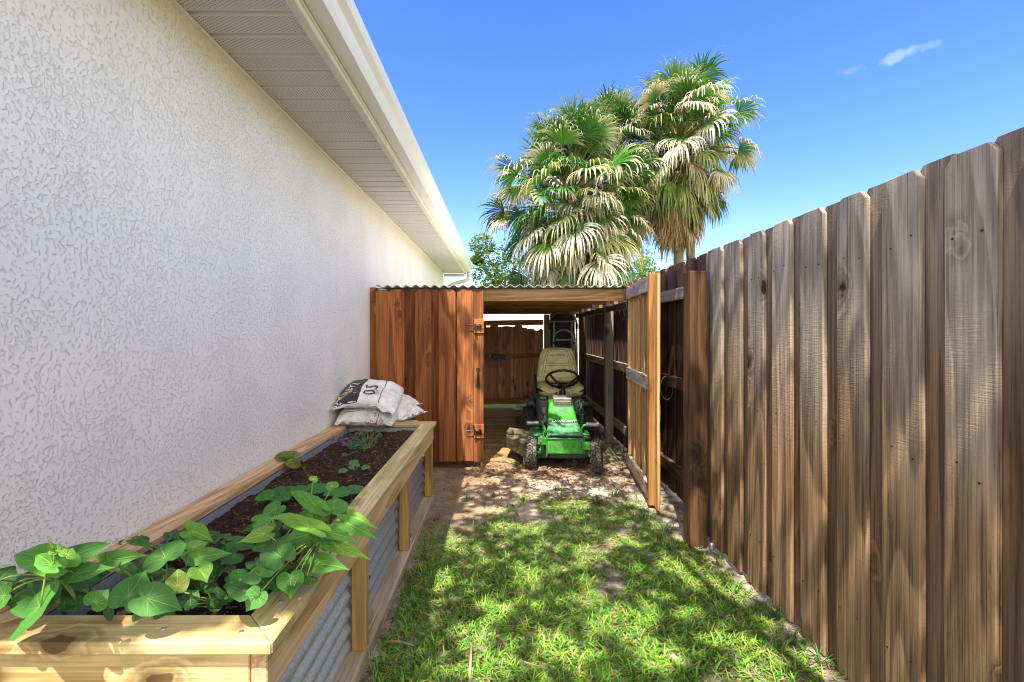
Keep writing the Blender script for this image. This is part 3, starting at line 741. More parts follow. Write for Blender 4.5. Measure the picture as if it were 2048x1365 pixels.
for (a_, b_) in (((ix0,iy0),(ix0,iy1)), ((ix0,iy1),(ix1,iy1)), ((ix1,iy1),(ix1,iy0)), ((ix1,iy0),(ix0,iy0))):
    m.add([(a_[0],a_[1],0.3),(b_[0],b_[1],0.3),(b_[0],b_[1],BT-CT-0.001),(a_[0],a_[1],BT-CT-0.001)], [(0,1,2,3)])
m.build('liner', MAT['galv'], bed, solid=0.002)
m = MB()
for (x_, y_) in ((-0.575,1.19),(-0.61,1.07),(-0.80,1.08),(-0.575,2.2),(-0.57,3.3)):
    m.lathe([(0.0001,0.0018),(0.005,0.0016),(0.006,0.0)], 10, tr(x_, y_, BT))
m.build_each('screw', MAT['steel'], bed)
# soil
n = NT('potting_soil'); v = n.obj()
f = n.noise(v, 45, 6, 0.7); f2 = n.noise(v, 9, 3)
c = n.mix(n.ss(f, 0.35, 0.7), (0.012, 0.008, 0.006), (0.075, 0.045, 0.028))
c = n.mix(n.math('MULTIPLY', n.ss(f2, 0.5, 0.65), 0.5), c, (0.10, 0.045, 0.02))
pd = n.voro(v, 75); pc = n.n('ShaderNodeSeparateColor'); n.l(n.voro(v, 75, out='Color'), pc.inputs[0])
c = n.mix(n.math('MULTIPLY', n.ss(pd, 0.2, 0.13), n.math('GREATER_THAN', pc.outputs[0], 0.86)), c, (0.62, 0.56, 0.48))
n.bsdf(c, 0.95, 0, n.bump(n.math('ADD', f, n.math('MULTIPLY', n.noise(v, 160, 3), 0.4)), 0.9, 0.015), 0.2); MAT['soil'] = n.m
def soilz(x, y):
    z = 0.548 + 0.016*nz(x*4, y*3, 1) + 0.014*nz(x*13, y*13, 2) + 0.010*nz(x*34, y*34, 4) + 0.006*nz(x*80, y*80, 6)
    z += 0.03*math.exp(-((x+0.72)/0.12)**2 - ((y-3.3)/0.18)**2) - 0.028*sm(1.9, 1.2, y)
    return min(z, 0.60)
m = MB(); m.grid(62, 240, lambda u, w: (ix0+0.001+(ix1-ix0-0.002)*u, iy0+0.001+(iy1-iy0-0.002)*w, soilz(ix0+(ix1-ix0)*u, iy0+(iy1-iy0)*w)))
so_ = m.build('soil', MAT['soil'], smooth=True)
tag(so_, 'dark crumbly potting soil with white specks filling the raised bed', 'soil', kind='stuff')
m = MB()
for i in range(420):
    x = rng.uniform(ix0+.02, ix1-.02); y = rng.uniform(iy0+.02, iy1-.02)
    s = rng.uniform(.004, .012); l = s*rng.uniform(1.5, 4)
    M = tr(x, y, soilz(x, y)+0.002) @ rotz(rng.uniform(0, 6.3)) @ rotx(rng.uniform(-.6,.6)) @ roty(rng.uniform(-.5,.5))
    m.hexa([(-l/2,-s/2,-.001),(l/2,-s*.3,-.001),(l/2*.8,s/2,-.001),(-l/2*.7,s*.4,-.001)], [(-l/2,-s/2,.002),(l/2,-s*.3,.002),(l/2*.8,s/2,.003),(-l/2*.7,s*.4,.002)], M)
MAT['bark'] = leafmat('bark_chip', (0.05,0.022,0.012), (0.24,0.10,0.045), 0.8, 0.0)
tag(m.build('bark_chips', MAT['bark']), 'small bark chips scattered over the soil in the raised bed', 'bark chips', kind='stuff')

# ---------------------------------------------------------------- bags on the far end of the bed
n = NT('woven_white_bag'); v = n.obj()
w1 = n.noise(v, 11, 5, 0.6); w2 = n.noise(n.vmath('MULTIPLY', v, (60, 14, 30)), 1, 3, 0.6); crease = n.voro(n.vmath('ADD', v, (0,0,0)), 14, 'SMOOTH_F1')
c = n.mix(n.ss(w1, 0.35, 0.75), (0.88, 0.86, 0.83), (0.62, 0.60, 0.56))
c = n.mix(n.math('MULTIPLY', n.ss(n.noise(v, 40, 5, .7), 0.55, 0.75), 0.5), c, (0.30, 0.28, 0.26))
n.bsdf(c, 0.5, 0, n.bump(n.math('ADD', w2, n.math('ADD', n.math('MULTIPLY', w1, 2), n.math('MULTIPLY', crease, 1.2))), 0.5, 0.008), 0.45); MAT['bag'] = n.m
MAT['bagblack'] = plain('black_printed_film', (0.025, 0.024, 0.024), 0.45, 0, 30, 0.5, 0.3, dirt=(0.10,0.09,0.08), dirtamt=0.5, dscale=16)
class Bag:
    def __init__(s, M, L, Wd, T, seed, archv=0.0, wr=0.010):
        s.M, s.L, s.W, s.T, s.k, s.av, s.wr = M, L, Wd, T, seed, archv, wr
    def pt(s, u, v, side, off=0.0):      # u,v in -1..1
        du = max(0.0, 1-abs(u)**3.2)**0.55; dv = max(0.0, 1-abs(v)**3.6)**0.5
        t = s.T*0.5*du*dv
        k = s.k
        wz = s.wr*(nz(u*2.3+k, v*2.1, k) + 0.6*nz(u*5+k, v*5, k+4) + 0.35*nz(u*11, v*9+k, k+9))
        pinch = 1 - 0.10*(1-abs(v))*abs(u)**4
        x = v*s.W/2*(1 - 0.05*abs(u)**3) + 0.008*nz(u*4, v*3+k, 7)
        y = u*s.L/2*pinch
        z = side*(t+off) + wz*(0.3+du*dv) + s.av*(1-v*v) + 0.014*nz(v*4.5+k, u*1.5, 5)*abs(u)**6
        return s.M @ Vector((x, y, z))
    def body(s):
        m = MB(); N = 36
        for side in (1, -1):
            g = MB(); g.grid(N, N, lambda a, b: s.pt(2*a-1, 2*b-1, side))
            m.join(g)
        return m
    def patch(s, u0, u1, v0, v1, off=0.0025, side=1, nn=18, wob=0.0):
        m = MB()
        m.grid(nn, nn, lambda a, b: s.pt(u0+(u1-u0)*a, v0+(v1-v0)*b + wob*nz(a*3, 3), side, off)); return m
    def flange(s, uend, w=0.028, seed=0):    # stitched end seam
        m = MB()
        def fn(a, b):
            v = 2*a-1; p = s.pt(uend, v, 1); q = s.pt(uend*0.97, v, 1)
            d = (p-q); d.z = 0; d = d.normalized() if d.length > 1e-6 else Vector((0,-1,0))
            return p + d*w*b + Vector((0, 0, 0.020*nz(v*5+seed, b, 2)*b + 0.006*nz(v*14+seed, 3)*b))
        m.grid(40, 3, fn); return m
    def text(s, body, size, u, v, rot, off=0.0065, cuts=2):
        vs, fs = text_mesh(body, size, cuts); m = MB(); c, sn = math.cos(rot), math.sin(rot)
        m.add([s.pt(u + 2*(p.x*sn+p.y*c)/s.L, v + 2*(p.x*c-p.y*sn)/s.W, 1, off) for p in vs], fs); return m
    def line(s, a, b, w=0.003, off=0.003, nn=20):
        m = MB()
        def fn(t, q):
            u = a[0]+(b[0]-a[0])*t; v = a[1]+(b[1]-a[1])*t
            return s.pt(u + (q-.5)*w*2/s.L*(abs(b[1]-a[1]) > abs(b[0]-a[0])), v + (q-.5)*w*2/s.W*(abs(b[1]-a[1]) <= abs(b[0]-a[0])), 1, off)
        m.grid(nn, 1, fn); return m
def mk_bag(label, M, L, Wd, T, seed, archv=0.0, wr=0.010, flanges=(-1,)):
    root = thing('bag', label, 'bag', tuple(M.translation), 'white bags stacked behind the raised bed')
    bg_ = Bag(M, L, Wd, T, seed, archv, wr)
    bg_.body().build('sack', MAT['bag'], root, smooth=True, fix=True)
    f_ = MB()
    for e_ in flanges: f_.join(bg_.flange(e_, seed=seed+e_))
    f_.build('end_seam', MAT['bag'], root, smooth=True, solid=0.003)
    return root, bg_
# top bag: black printed third on the left, white on the right
root, b_ = mk_bag('topmost white bag with black print and a large 0.5, draped over the stack', tr(-1.045, 3.62, 0.785) @ rotz(0.06) @ rotx(R(17)) @ roty(R(5)), 0.46, 0.48, 0.115, 3.0, 0.05)
pb = b_.patch(-0.985, 0.95, -0.97, -0.24, 0.0022, wob=0.06); pb.build('black_print', MAT['bagblack'], root, smooth=True)
pr = MB(); pr.join(b_.text('0.5', 0.135, -0.28, 0.08, R(90)));
pr.join(b_.text('CU FT', 0.028, -0.40, 0.30, R(90), cuts=1)); pr.join(b_.line((-0.95, 0.42), (0.9, 0.42), 0.005)); pr.join(b_.line((0.1, -0.2), (0.1, 0.42), 0.002))
pr.build('print', MAT['ink'], root)
yl = MB()
for (a, b) in (((-0.80,-0.80),(-0.42,-0.93)), ((-0.80,-0.80),(-0.30,-0.52)), ((-0.30,-0.52),(-0.12,-0.58)), ((-0.42,-0.93),(-0.30,-0.86))): yl.join(b_.line(a, b, 0.010, 0.007))
yl.build('yellow_frame', MAT['yellow'], root)
b_.text('SAKRETE', 0.082, -0.42, -0.72, R(66), 0.008).build('lettering', MAT['decal'], root)
# lower bag
root, b_ = mk_bag('dirty white bag marked 2 lying under the topmost bag, corner towards the wall', tr(-1.045, 3.63, 0.672) @ rotz(0.05) @ rotx(R(12)) @ roty(R(2)), 0.45, 0.45, 0.14, 11.0, 0.012, 0.012)
pr = MB(); pr.join(b_.text('2', 0.075, -0.42, 0.16, R(-90))); pr.join(b_.text('CUFT', 0.024, -0.42, 0.33, R(-90), cuts=1)); pr.join(b_.text('T', 0.045, -0.86, 0.34, R(0), cuts=1))
pr.build('print', MAT['inkblue'], root)
pr = MB(); pr.join(b_.line((-0.72, -0.88), (-0.62, 0.6), 0.003)); pr.join(b_.line((-0.66, -0.12), (0.5, -0.10), 0.003)); pr.join(b_.line((-0.95, 0.45), (-0.2, 0.5), 0.003)); pr.build('printed_line', MAT['ink'], root)
# two white ends to the right
root, b_ = mk_bag('clean white bag with frilled end, just right of the bag marked 2', tr(-0.985, 3.86, 0.70) @ rotz(R(78)) @ rotx(R(8)) @ roty(R(-6)), 0.46, 0.40, 0.15, 21.0, 0.02, 0.010, (-1,))
pr = MB(); pr.join(b_.line((-0.42, -0.8), (-0.40, 0.8), 0.004)); pr.build('printed_line', MAT['ink'], root)
root, b_ = mk_bag('lowest visible white bag, its frilled end nearest the shed door', tr(-0.945, 3.83, 0.655) @ rotz(R(70)) @ rotx(R(7)), 0.46, 0.40, 0.14, 31.0, 0.01, 0.012, (-1,))
pr = MB(); pr.join(b_.line((-0.55, -0.8), (-0.5, 0.8), 0.004)); pr.join(b_.line((-0.8, -0.3), (-0.55, -0.3), 0.003)); pr.build('printed_line', MAT['inkblue'], root)
# hidden lower bags that carry the stack
for k in range(4):
    root, b_ = mk_bag('white bag low in the stack, hidden behind the raised bed', tr(-0.96, 3.90, 0.075+0.132*k) @ rotz(0.1*(-1)**k), 0.52, 0.50, 0.16, 40.0+k, 0.0, 0.006)

# ---------------------------------------------------------------- bed plants
MAT['vine'] = leafmat('heart_leaf', None, None, 0.55, 0.22, attr=True)
MAT['vinestem'] = leafmat('green_stem', (0.20,0.30,0.06), (0.30,0.38,0.10), 0.5, 0.1)
HEART = [(0,1.0),(4,0.91),(10,0.81),(20,0.72),(36,0.66),(55,0.62),(78,0.58),(105,0.55),(128,0.53),(147,0.48),(162,0.39),(174,0.22)]
OVAL = [(0,1.0),(10,0.92),(22,0.78),(40,0.60),(62,0.45),(90,0.36),(125,0.28),(160,0.2)]
STRAW = [(0,0.93),(8,0.98),(14,0.90),(20,0.93),(28,0.82),(36,0.84),(46,0.70),(56,0.70),(70,0.52),(85,0.47),(110,0.30),(140,0.2),(170,0.1)]
CAMP = Vector((0,0,H))
def leaf(m, cols, base, tip, width, shape=HEART, col=(0.06,0.19,0.03), facing=None, fold=0.24, droop=0.07, veins=True):
    ax = tip-base; L = ax.length; ax = ax/L
    if facing is None:
        facing = ((CAMP-base).normalized()*0.8 + Vector((rng.uniform(-.2,.2), rng.uniform(-.2,.2), 0.5))).normalized()
    sd = ax.cross(facing).normalized(); nn = sd.cross(ax).normalized()
    mx = max(r*math.sin(R(a)) for a, r in shape); ws = (width/2)/mx/L
    ph = rng.uniform(0, 6)
    def P(a, r, s):
        x = r*math.cos(R(a)); y = s*r*math.sin(R(a))*ws
        z = fold*abs(y) - droop*max(0,x)**2 - 0.10*max(0, x)**4 + 0.022*math.sin(ph+a*0.09*s+r*3) - 0.25*y*y
        return base + ax*(x*L) + sd*(y*L) + nn*(z*L)
    ring = [(a, r, 1) for a, r in shape] + [(a, r, -1) for a, r in reversed(shape[1:])]
    v = [base.copy()]; c = [tuple(k*1.15 for k in col)]
    for k in (0.36, 0.70, 1.0):
        for a, r, s in ring:
            v.append(P(a, r*k, s)); q = 0.92 + 0.1*k + rng.uniform(-.05,.05)
            if a == 0: q *= 1.25
            c.append((col[0]*q, col[1]*q, col[2]*q))
    N = len(ring); f = []
    for i in range(N-1): f.append((0, 1+i, 1+(i+1)))
    for rr_ in range(2):
        b0 = 1+rr_*N; b1 = b0+N
        for i in range(N-1): f.append((b0+i, b1+i, b1+i+1, b0+i+1))
        # tip side is contiguous through index 0; ring starts at tip and ends beside it
    j = N-1
    f.append((0, 1+j, 1)); f.append((1+j, 1+N+j, 1+N, 1)); f.append((1+N+j, 1+2*N+j, 1+2*N, 1+N))
    m.add(v, f); cols.extend(c)
    if veins:
        vc = (min(1,col[0]*2.1+.05), min(1,col[1]*1.55+.06), col[2]*1.8+.02)
        for a in (0, 30, -30, 62, -62, 100, -100):
            s = 1 if a >= 0 else -1; a2 = abs(a)
            r1 = 0.9 if a == 0 else 0.5
            p = [P(a2, r1*k, s) + nn*0.0009 for k in (0.02, 0.35, 0.7, 1.0)]
            w = 0.0011 if a == 0 else 0.0006
            vv_ = []
            for i, q in enumerate(p):
                d = (p[min(i+1,3)]-p[max(i-1,0)]).normalized(); t = d.cross(nn).normalized()*w*(1-0.22*i)
                vv_ += [q-t, q+t]
            m.add(vv_, [(2*i, 2*i+1, 2*i+3, 2*i+2) for i in range(3)]); cols.extend([vc]*8)
def stem(m, a, b, r=0.0022, sag=0.02, seg=5):
    a, b = Vector(a), Vector(b)
    mid = (a+b)/2 + Vector((rng.uniform(-.01,.01), rng.uniform(-.01,.01), sag))
    pts = [a*(1-t)**2 + mid*2*t*(1-t) + b*t*t for t in (0, .2, .4, .6, .8, 1)]
    m.tube(pts, [r*1.1, r, r, r, r*.9, r*.8], seg)
def zp(x, y, z):          # point in the enlarged lower-left crop -> world
    return at(x/2.1333, 740+y/2.1333, z)
G1=(0.055,0.185,0.028); G2=(0.085,0.25,0.035); G3=(0.045,0.14,0.028); GY=(0.19,0.27,0.04); GB=(0.15,0.33,0.04)
# (base, tip, width) in crop pixels, base and tip height, colour
LEFT = [((175,1012),(0,1150),255,.74,.67,G1),((165,985),(105,885),190,.72,.73,G3),((20,965),(-70,1015),130,.74,.72,G1),((-5,900),(75,820),120,.75,.77,G3),
 ((228,822),(10,742),150,.80,.81,G2),((305,803),(495,713),120,.78,.79,G1),((285,790),(315,755),75,.86,.87,GB),((228,830),(130,770),95,.83,.84,G2),
 ((318,872),(505,832),95,.74,.74,G2),((320,885),(500,850),150,.70,.68,G3),((230,775),(262,728),40,.87,.88,GB),((225,760),(205,728),30,.88,.90,GB),((250,905),(310,850),90,.70,.72,G3),((40,930),(-30,900),110,.72,.72,G1),
 ((215,905),(40,850),120,.72,.72,G3),((300,930),(420,955),100,.67,.65,G3)]
MIDL = [((462,812),(640,783),88,.72,.73,G2),((707,803),(672,735),190,.72,.74,G1),((547,972),(632,832),165,.70,.74,G1),((632,978),(795,1018),165,.70,.67,G1),
 ((405,992),(470,930),120,.68,.70,G2),((852,852),(888,905),110,.70,.68,GB),((852,800),(995,775),85,.69,.70,G2),((902,985),(905,1003),160,.66,.64,G2),
 ((755,925),(760,830),105,.67,.70,GY),((470,1020),(430,1055),110,.64,.62,G3),((600,1015),(560,1040),120,.63,.61,G3),((640,850),(560,905),120,.66,.65,G3),((820,760),(900,725),70,.70,.70,GB),((830,745),(780,690),55,.69,.70,G2),((820,690),(910,720),95,.70,.69,GB),((805,665),(850,650),60,.71,.71,GB),((690,1030),(760,1050),90,.62,.60,G3),((1000,790),(940,830),100,.66,.66,G3)]
RIGHT = [((1195,800),(1110,725),150,.73,.72,G3),((1110,880),(1060,830),150,.71,.70,G1),((1050,950),(985,880),140,.69,.69,G3),((1100,962),(1042,1040),110,.69,.66,G1),((1238,890),(1243,978),130,.69,.66,G2),
 ((1345,825),(1495,842),105,.68,.69,G2),((1432,755),(1590,800),70,.71,.70,GB),((1418,598),(1440,528),150,.78,.80,G2),((1378,688),(1545,728),70,.76,.75,G2),((1478,655),(1612,715),75,.76,.74,G2),((1490,620),(1615,672),55,.77,.76,GB),
 ((1320,668),(1115,590),85,.78,.79,GB),((1345,580),(1215,488),80,.79,.82,G2),((1315,705),(1190,735),120,.73,.72,G2),((1340,600),(1400,590),110,.74,.74,G1),((1370,725),(1420,680),90,.74,.74,G2),((1130,700),(1010,735),75,.70,.70,GB),((1140,660),(1060,700),85,.70,.69,G2),
 ((1290,640),(1360,650),100,.73,.72,G1),((1420,500),(1395,470),60,.76,.77,GB),((1335,470),(1355,450),45,.80,.81,GB),((1180,590),(1100,640),80,.66,.65,G2),((1230,740),(1330,700),90,.70,.70,G1),((1010,740),(1110,760),75,.67,.66,G3),((1180,870),(1200,800),110,.68,.68,G3),((1020,900),(1090,860),120,.66,.66,G1),((1360,640),(1290,600),70,.75,.75,GB),((1440,700),(1360,660),80,.73,.73,G2)]
def filler(nf, xr, yr, zr):
    out = []
    for _ in range(nf):
        x, y = rng.uniform(*xr), rng.uniform(*yr); z = rng.uniform(*zr); a = rng.uniform(0, 6.283); L = rng.uniform(45, 90)
        out.append(((x, y), (x+L*math.cos(a), y+L*.6*math.sin(a)), rng.uniform(50, 95), z, z+rng.uniform(-.03,.03), rng.choice([G1, G2, G3, G3])))
    return out
LEFT += filler(20, (40, 330), (860, 1000), (.62, .70))
MIDL += filler(26, (420, 1000), (880, 1010), (.59, .64)) + filler(30, (520, 1020), (700, 880), (.60, .67))
RIGHT += filler(22, (1010, 1330), (740, 960), (.60, .68)) + filler(16, (1080, 1420), (600, 760), (.62, .70))
def plant(name, label, spec, roots, group):
    root = thing(name, label, 'plant', tuple(roots[0]), group)
    m = MB(); cols = []; st = MB()
    for (b, t, w, zb, zt, col) in spec:
        B_ = zp(b[0], b[1], zb); T_ = zp(t[0], t[1], zt)
        T_ = B_ + (T_-B_)*0.92; wd = w/2.1333/F*B_.y*0.86
        q = rng.uniform(.85, 1.12)
        leaf(m, cols, B_, T_, wd, HEART, (col[0]*q, col[1]*q, col[2]*q))
        ro = min(roots, key=lambda r: (Vector(r)-B_).length + rng.uniform(0, .05))
        stem(st, ro, B_, 0.0021, 0.03)
    m.c = cols; m.build('foliage', MAT['vine'], root, smooth=True)
    st.build('stem', MAT['vinestem'], root, smooth=True)
    return root
r1 = zp(255, 985, .62); r1b = zp(228, 790, .84); r1c = zp(245, 900, .74)
GRP = 'heart-leaved vine plants in the raised bed'
pl = plant('sweet_potato_plant', 'leafy heart-leaved vine in the near left corner of the bed, leaning over the front board', LEFT, [r1, r1b, r1c, zp(120, 1040, .6)], GRP)
st = MB(); st.tube([Vector((r1.x, r1.y+0.03, .52)), r1, r1c, r1b, zp(222, 745, .88)], [0.005,0.0055,0.0048,0.004,0.002], 7); st.build('stem', MAT['vinestem'], pl, smooth=True)
plant('sweet_potato_plant', 'low heart-leaved vine clump in the middle of the bed\'s near end', MIDL, [Vector((-.93,1.25,.535)), Vector((-.85,1.32,.535)), Vector((-.98,1.5,.54)), Vector((-.78,1.28,.53))], GRP)
ra = zp(1260, 850, .62)
pl = plant('sweet_potato_plant', 'bright heart-leaved vine trailing over the right cap board of the bed', RIGHT, [ra, zp(1310, 740, .68), zp(1395, 690, .72), zp(1150, 800, .60)], GRP)
st = MB(); st.tube([zp(1130, 900, .55), ra, zp(1300, 760, .67), zp(1390, 700, .71), zp(1440, 690, .75)], [0.004,0.004,0.0035,0.003,0.002], 6)
st.tube([zp(1150, 860, .55), zp(1215, 800, .65), zp(1330, 690, .74), zp(1345, 585, .78)], 0.003, 6); st.tube([ra, zp(1350, 835, .68), zp(1430, 760, .70)], 0.0025, 6)
st.build_each('stem', MAT['vinestem'], pl, smooth=True)
# strawberry plants: three toothed leaflets per stalk
def strawberry(label, spots, zf=0.02):
    c0 = spots[0]; root = thing('strawberry_plant', label, 'plant', tuple(zp(c0[0], c0[1], .56)), 'strawberry plants in the raised bed')
    m = MB(); cols = []; st = MB()
    for (x, y, s, z) in spots:
        B_ = zp(x, y, z); a0 = rng.uniform(-.4,.4)
        for k in (-1, 0, 1):
            a = a0 + k*1.75 + math.pi*0.6
            d = Vector((math.cos(a), math.sin(a), 0.12))
            leaf(m, cols, B_, B_ + d*s, s*0.85, STRAW, tuple(q*rng.uniform(.85,1.15) for q in (0.045,0.17,0.035)), facing=(Vector((0,-.45,.85))+d*0.2).normalized(), fold=0.3, droop=0.2)
        g = Vector((B_.x+rng.uniform(-.02,.02), B_.y+0.03, soilz(B_.x, B_.y)-.005)); stem(st, g, B_, 0.0016, 0.01)
    m.c = cols; m.build('foliage', MAT['vine'], root, smooth=True); st.build_each('stem', MAT['vinestem'], root, smooth=True)
strawberry('strawberry plant with toothed leaves beside the right cap board, behind the bright vine', [(1490,520,.075,.60),(1440,520,.06,.59)])
strawberry('strawberry plant near the left liner of the bed, tiny white flower in front of it', [(1165,540,.08,.60),(1215,515,.06,.58),(1150,555,.05,.58)])
strawberry('strawberry plant in the centre of the bed between the vine and two other strawberry plants', [(1310,515,.085,.60),(1350,505,.06,.59)])
fl = thing('white_flower', 'tiny white flower on the soil near the middle of the bed', 'flower', tuple(zp(1168, 628, .59)))
m = MB(); B_ = zp(1168, 628, .595)
for k in range(5):
    a = k*1.2566; d = Vector((math.cos(a), math.sin(a)*.7, .35)); s_ = Vector((-math.sin(a), math.cos(a)*.7, 0))
    m.add([B_, B_+d*.006+s_*.005, B_+d*.013, B_+d*.006-s_*.005], [(0,1,2,3)])
m.build('petals', MAT['decal'], fl); st = MB(); stem(st, (B_.x, B_.y+.02, .54), B_, .0012); st.build('stem', MAT['vinestem'], fl)
# small shrub at the far end
root = thing('herb_plant', 'small dark green seedling shrub with oval leaves at the far end of the bed', 'plant', tuple(zp(1560, 330, .56)))
m = MB(); cols = []; st = MB(); b0 = zp(1560, 345, .55)
tips = [(1570,250,.68),(1540,268,.65),(1600,262,.65),(1630,255,.66),(1520,290,.62),(1590,290,.63),(1550,310,.61),(1500,330,.59),(1580,330,.59),(1530,320,.60),(1610,285,.62),(1480,365,.56),(1500,315,.60),(1555,275,.66),(1600,310,.60)]
for (x, y, z) in tips:
    T_ = zp(x, y, z); stem(st, b0, T_, .0012, .015)
    for _ in range(2):
        d = Vector((rng.uniform(-1,1), rng.uniform(-.8,.3), rng.uniform(-.1,.5))).normalized()
        leaf(m, cols, T_, T_+d*.036, .018, OVAL, tuple(q*rng.uniform(.8,1.3) for q in (0.035,0.12,0.04)), veins=False)
m.c = cols; m.build('foliage', MAT['vine'], root, smooth=True); st.build('stem', MAT['vinestem'], root)
root = thing('seedling', 'small pale green seedling halfway along the soil, in front of the oval-leaved shrub', 'plant', tuple(zp(1520, 410, .55)))
m = MB(); cols = []; st = MB()
for (x, y) in ((1495,398),(1530,405),(1548,418),(1450,432),(1510,420)):
    T_ = zp(x, y, .575); stem(st, (T_.x, T_.y+.02, .54), T_, .001)
    d = Vector((rng.uniform(-1,1), rng.uniform(-.8,.1), .2)).normalized(); leaf(m, cols, T_, T_+d*.045, .03, OVAL, (0.10,0.22,0.08), veins=False)
m.c = cols; m.build('foliage', MAT['vine'], root, smooth=True); st.build_each('stem', MAT['vinestem'], root)
# purple wilted weed and dry wisp in front of the bags
root = thing('purple_plant', 'wilted purplish plant with tiny leaves at the far left of the soil', 'plant', tuple(zp(1485, 300, .57)))
m = MB(); cols = []
for k in range(110):
    c_ = zp(rng.gauss(1490, 32), rng.gauss(303, 14), rng.uniform(.56,.60)); d = Vector((rng.uniform(-1,1), rng.uniform(-1,1), rng.uniform(-.3,.8))).normalized()
    leaf(m, cols, c_, c_+d*rng.uniform(.012,.028), .010, OVAL, tuple(q*rng.uniform(.6,1.4) for q in (0.16,0.09,0.13)), veins=False)
m.c = cols; m.build('foliage', MAT['vine'], root)
root = thing('dry_weed', 'dried purplish wisp of a weed standing in front of the bags', 'plant', tuple(zp(1600, 235, .6)))
m = MB(); cols = []; st = MB()
for k in range(60):
    c_ = zp(rng.gauss(1605, 22), rng.gauss(222, 16), .66); d = Vector((rng.uniform(-1,1), rng.uniform(-.5,.5), rng.uniform(-.3,.8))).normalized()
    leaf(m, cols, c_, c_+d*rng.uniform(.01,.02), .006, OVAL, tuple(q*rng.uniform(.6,1.4) for q in (0.20,0.13,0.15)), veins=False)
    if k % 5 == 0: stem(st, zp(1580, 300, .55), c_, .0008)
m.c = cols; m.build('foliage', MAT['vine'], root); st.build_each('stem', MAT['bark'], root)
# wilted runner lying over the left cap
root = thing('wilted_vine', 'wilted yellow-green leaves on a thin runner lying over the left cap board', 'plant', tuple(zp(1240, 380, .61)))
m = MB(); cols = []; st = MB()
for (b, t, w, zb, zt) in (((1235,368),(1155,378),45,.635,.615),((1240,372),(1190,352),40,.64,.63),((1240,370),(1200,388),40,.635,.615),((1250,368),(1292,355),42,.64,.63),((1255,385),(1245,425),50,.63,.58),((1262,392),(1285,400),40,.62,.58)):
    B_ = zp(*b, zb); leaf(m, cols, B_, zp(*t, zt), w/2.1333/F*B_.y*1.3, STRAW, tuple(q*rng.uniform(.8,1.2) for q in (0.20,0.24,0.06)), fold=.35)
m.c = cols; m.build('foliage', MAT['vine'], root, smooth=True)
st.tube([zp(1235,368,.635), zp(1258,385,.632), zp(1290,415,.60), zp(1320,455,.575), zp(1310,485,.57), zp(1235,488,.568)], .0018, 6); st.build('stem', MAT['bark'], root, smooth=True)
# ---------------------------------------------------------------- riding mower (x right, y away, z up; origin on the ground under the front axle)
mow = thing('riding_mower', 'old green riding mower with olive seat and muddy front tyres in the shed doorway', 'lawn mower', (0, 0, 0))
def hood_at(t):       # y -> half width, top z
    K = [(-0.03,.168,.337),(0.0,.167,.352),(0.20,.152,.408),(0.24,.148,.425),(0.40,.135,.525),(0.50,.13,.600),(0.62,.128,.612)]
    for a, b in zip(K, K[1:]):
        if t <= b[0]:
            q = (t-a[0])/(b[0]-a[0]); return a[1]+(b[1]-a[1])*q, a[2]+(b[2]-a[2])*q
    return K[-1][1:]
def hoodgrid(ya, yb, nn, off=0.0, side=True):
    m = MB(); rows = []
    for i in range(nn+1):
        y = ya+(yb-ya)*i/nn; hw, z = hood_at(y); z += off; hw += off
        r = [(-hw, y, 0.27 if side else z-0.012), (-hw, y, z-0.022), (-hw+0.007, y, z-0.006), (-hw+0.024, y, z)]
        r += [(-a_, y+0, b_) for (a_, y_, b_) in reversed(r)]
        rows.append(r)
    N = 8
    m.add([p for r in rows for p in r], [(i*N+k, i*N+k+1, (i+1)*N+k+1, (i+1)*N+k) for i in range(nn) for k in range(N-1)])
    return m
hg = hoodgrid(-0.03, 0.62, 26)
hood = hg.build('hood', MAT['green'], mow, smooth=True, solid=0.004)
hoodgrid(-0.02, 0.195, 8, 0.0025, False).build('hood_panel', MAT['hoodtop'], hood, smooth=True, solid=0.002)
m = MB()
for x_ in (-0.09, 0.09):
    for y_ in (0.05, 0.13):
        m.lathe([(0.0001,0.006),(0.005,0.005),(0.007,0.0)], 8, tr(x_, y_, hood_at(y_)[1]+0.003))
m.build_each('rivet', MAT['engine'], hood)
m = MB(); hw, z = hood_at(0.2); hw2, z2 = hood_at(0.236)
hoodgrid(0.2, 0.236, 3, 0.003, False).build('name_strip', MAT['ink'], hood, solid=0.001)
vs, fs = text_mesh('LAWN-BOY', 0.043); mx = max(p.x for p in vs)
sl = (hood_at(0.236)[1]-hood_at(0.2)[1])/0.036
m = MB(); m.add([(p.x*0.118/mx+0.008, 0.218+p.y*0.80, hood_at(0.218)[1]+0.0062+p.y*0.80*sl) for p in vs], fs); m.build('lettering', MAT['decal'], hood)
# recess under the headlight
m = MB(); sl2 = 0.9
def rec(u, w):
    y = 0.33+0.10*w; hw, z = hood_at(y); return ((u-.5)*0.17, y, z+0.003)
m.grid(6, 4, rec); m.build('headlight_recess', MAT['green_dk'], hood, smooth=True)
# headlight
hl = MB(); HM = tr(0.01, 0.415, 0.562) @ rotx(R(14))
hl.box(-0.098, 0.098, 0.0, 0.09, -0.062, 0.066, HM)
hlo = hl.build('headlight', MAT['chrome'], mow, bevel=0.008, seg=2)
m = MB(); m.box(-0.08, 0.082, -0.004, 0.0, -0.048, 0.032, HM); m.build('lens', plain('dusty_lens', (0.36,0.31,0.24), 0.3, 0, 50, .4, .1, coat=.5), hlo)
m = MB()
for k in range(5): m.box(-0.085, 0.087, -0.009, -0.0045, -0.050+0.019*k, -0.045+0.019*k, HM)
for k in (-0.03, 0.045): m.box(k, k+0.004, -0.0085, -0.0045, -0.05, 0.034, HM)
m.build('grille_bar', MAT['chrome'], hlo)
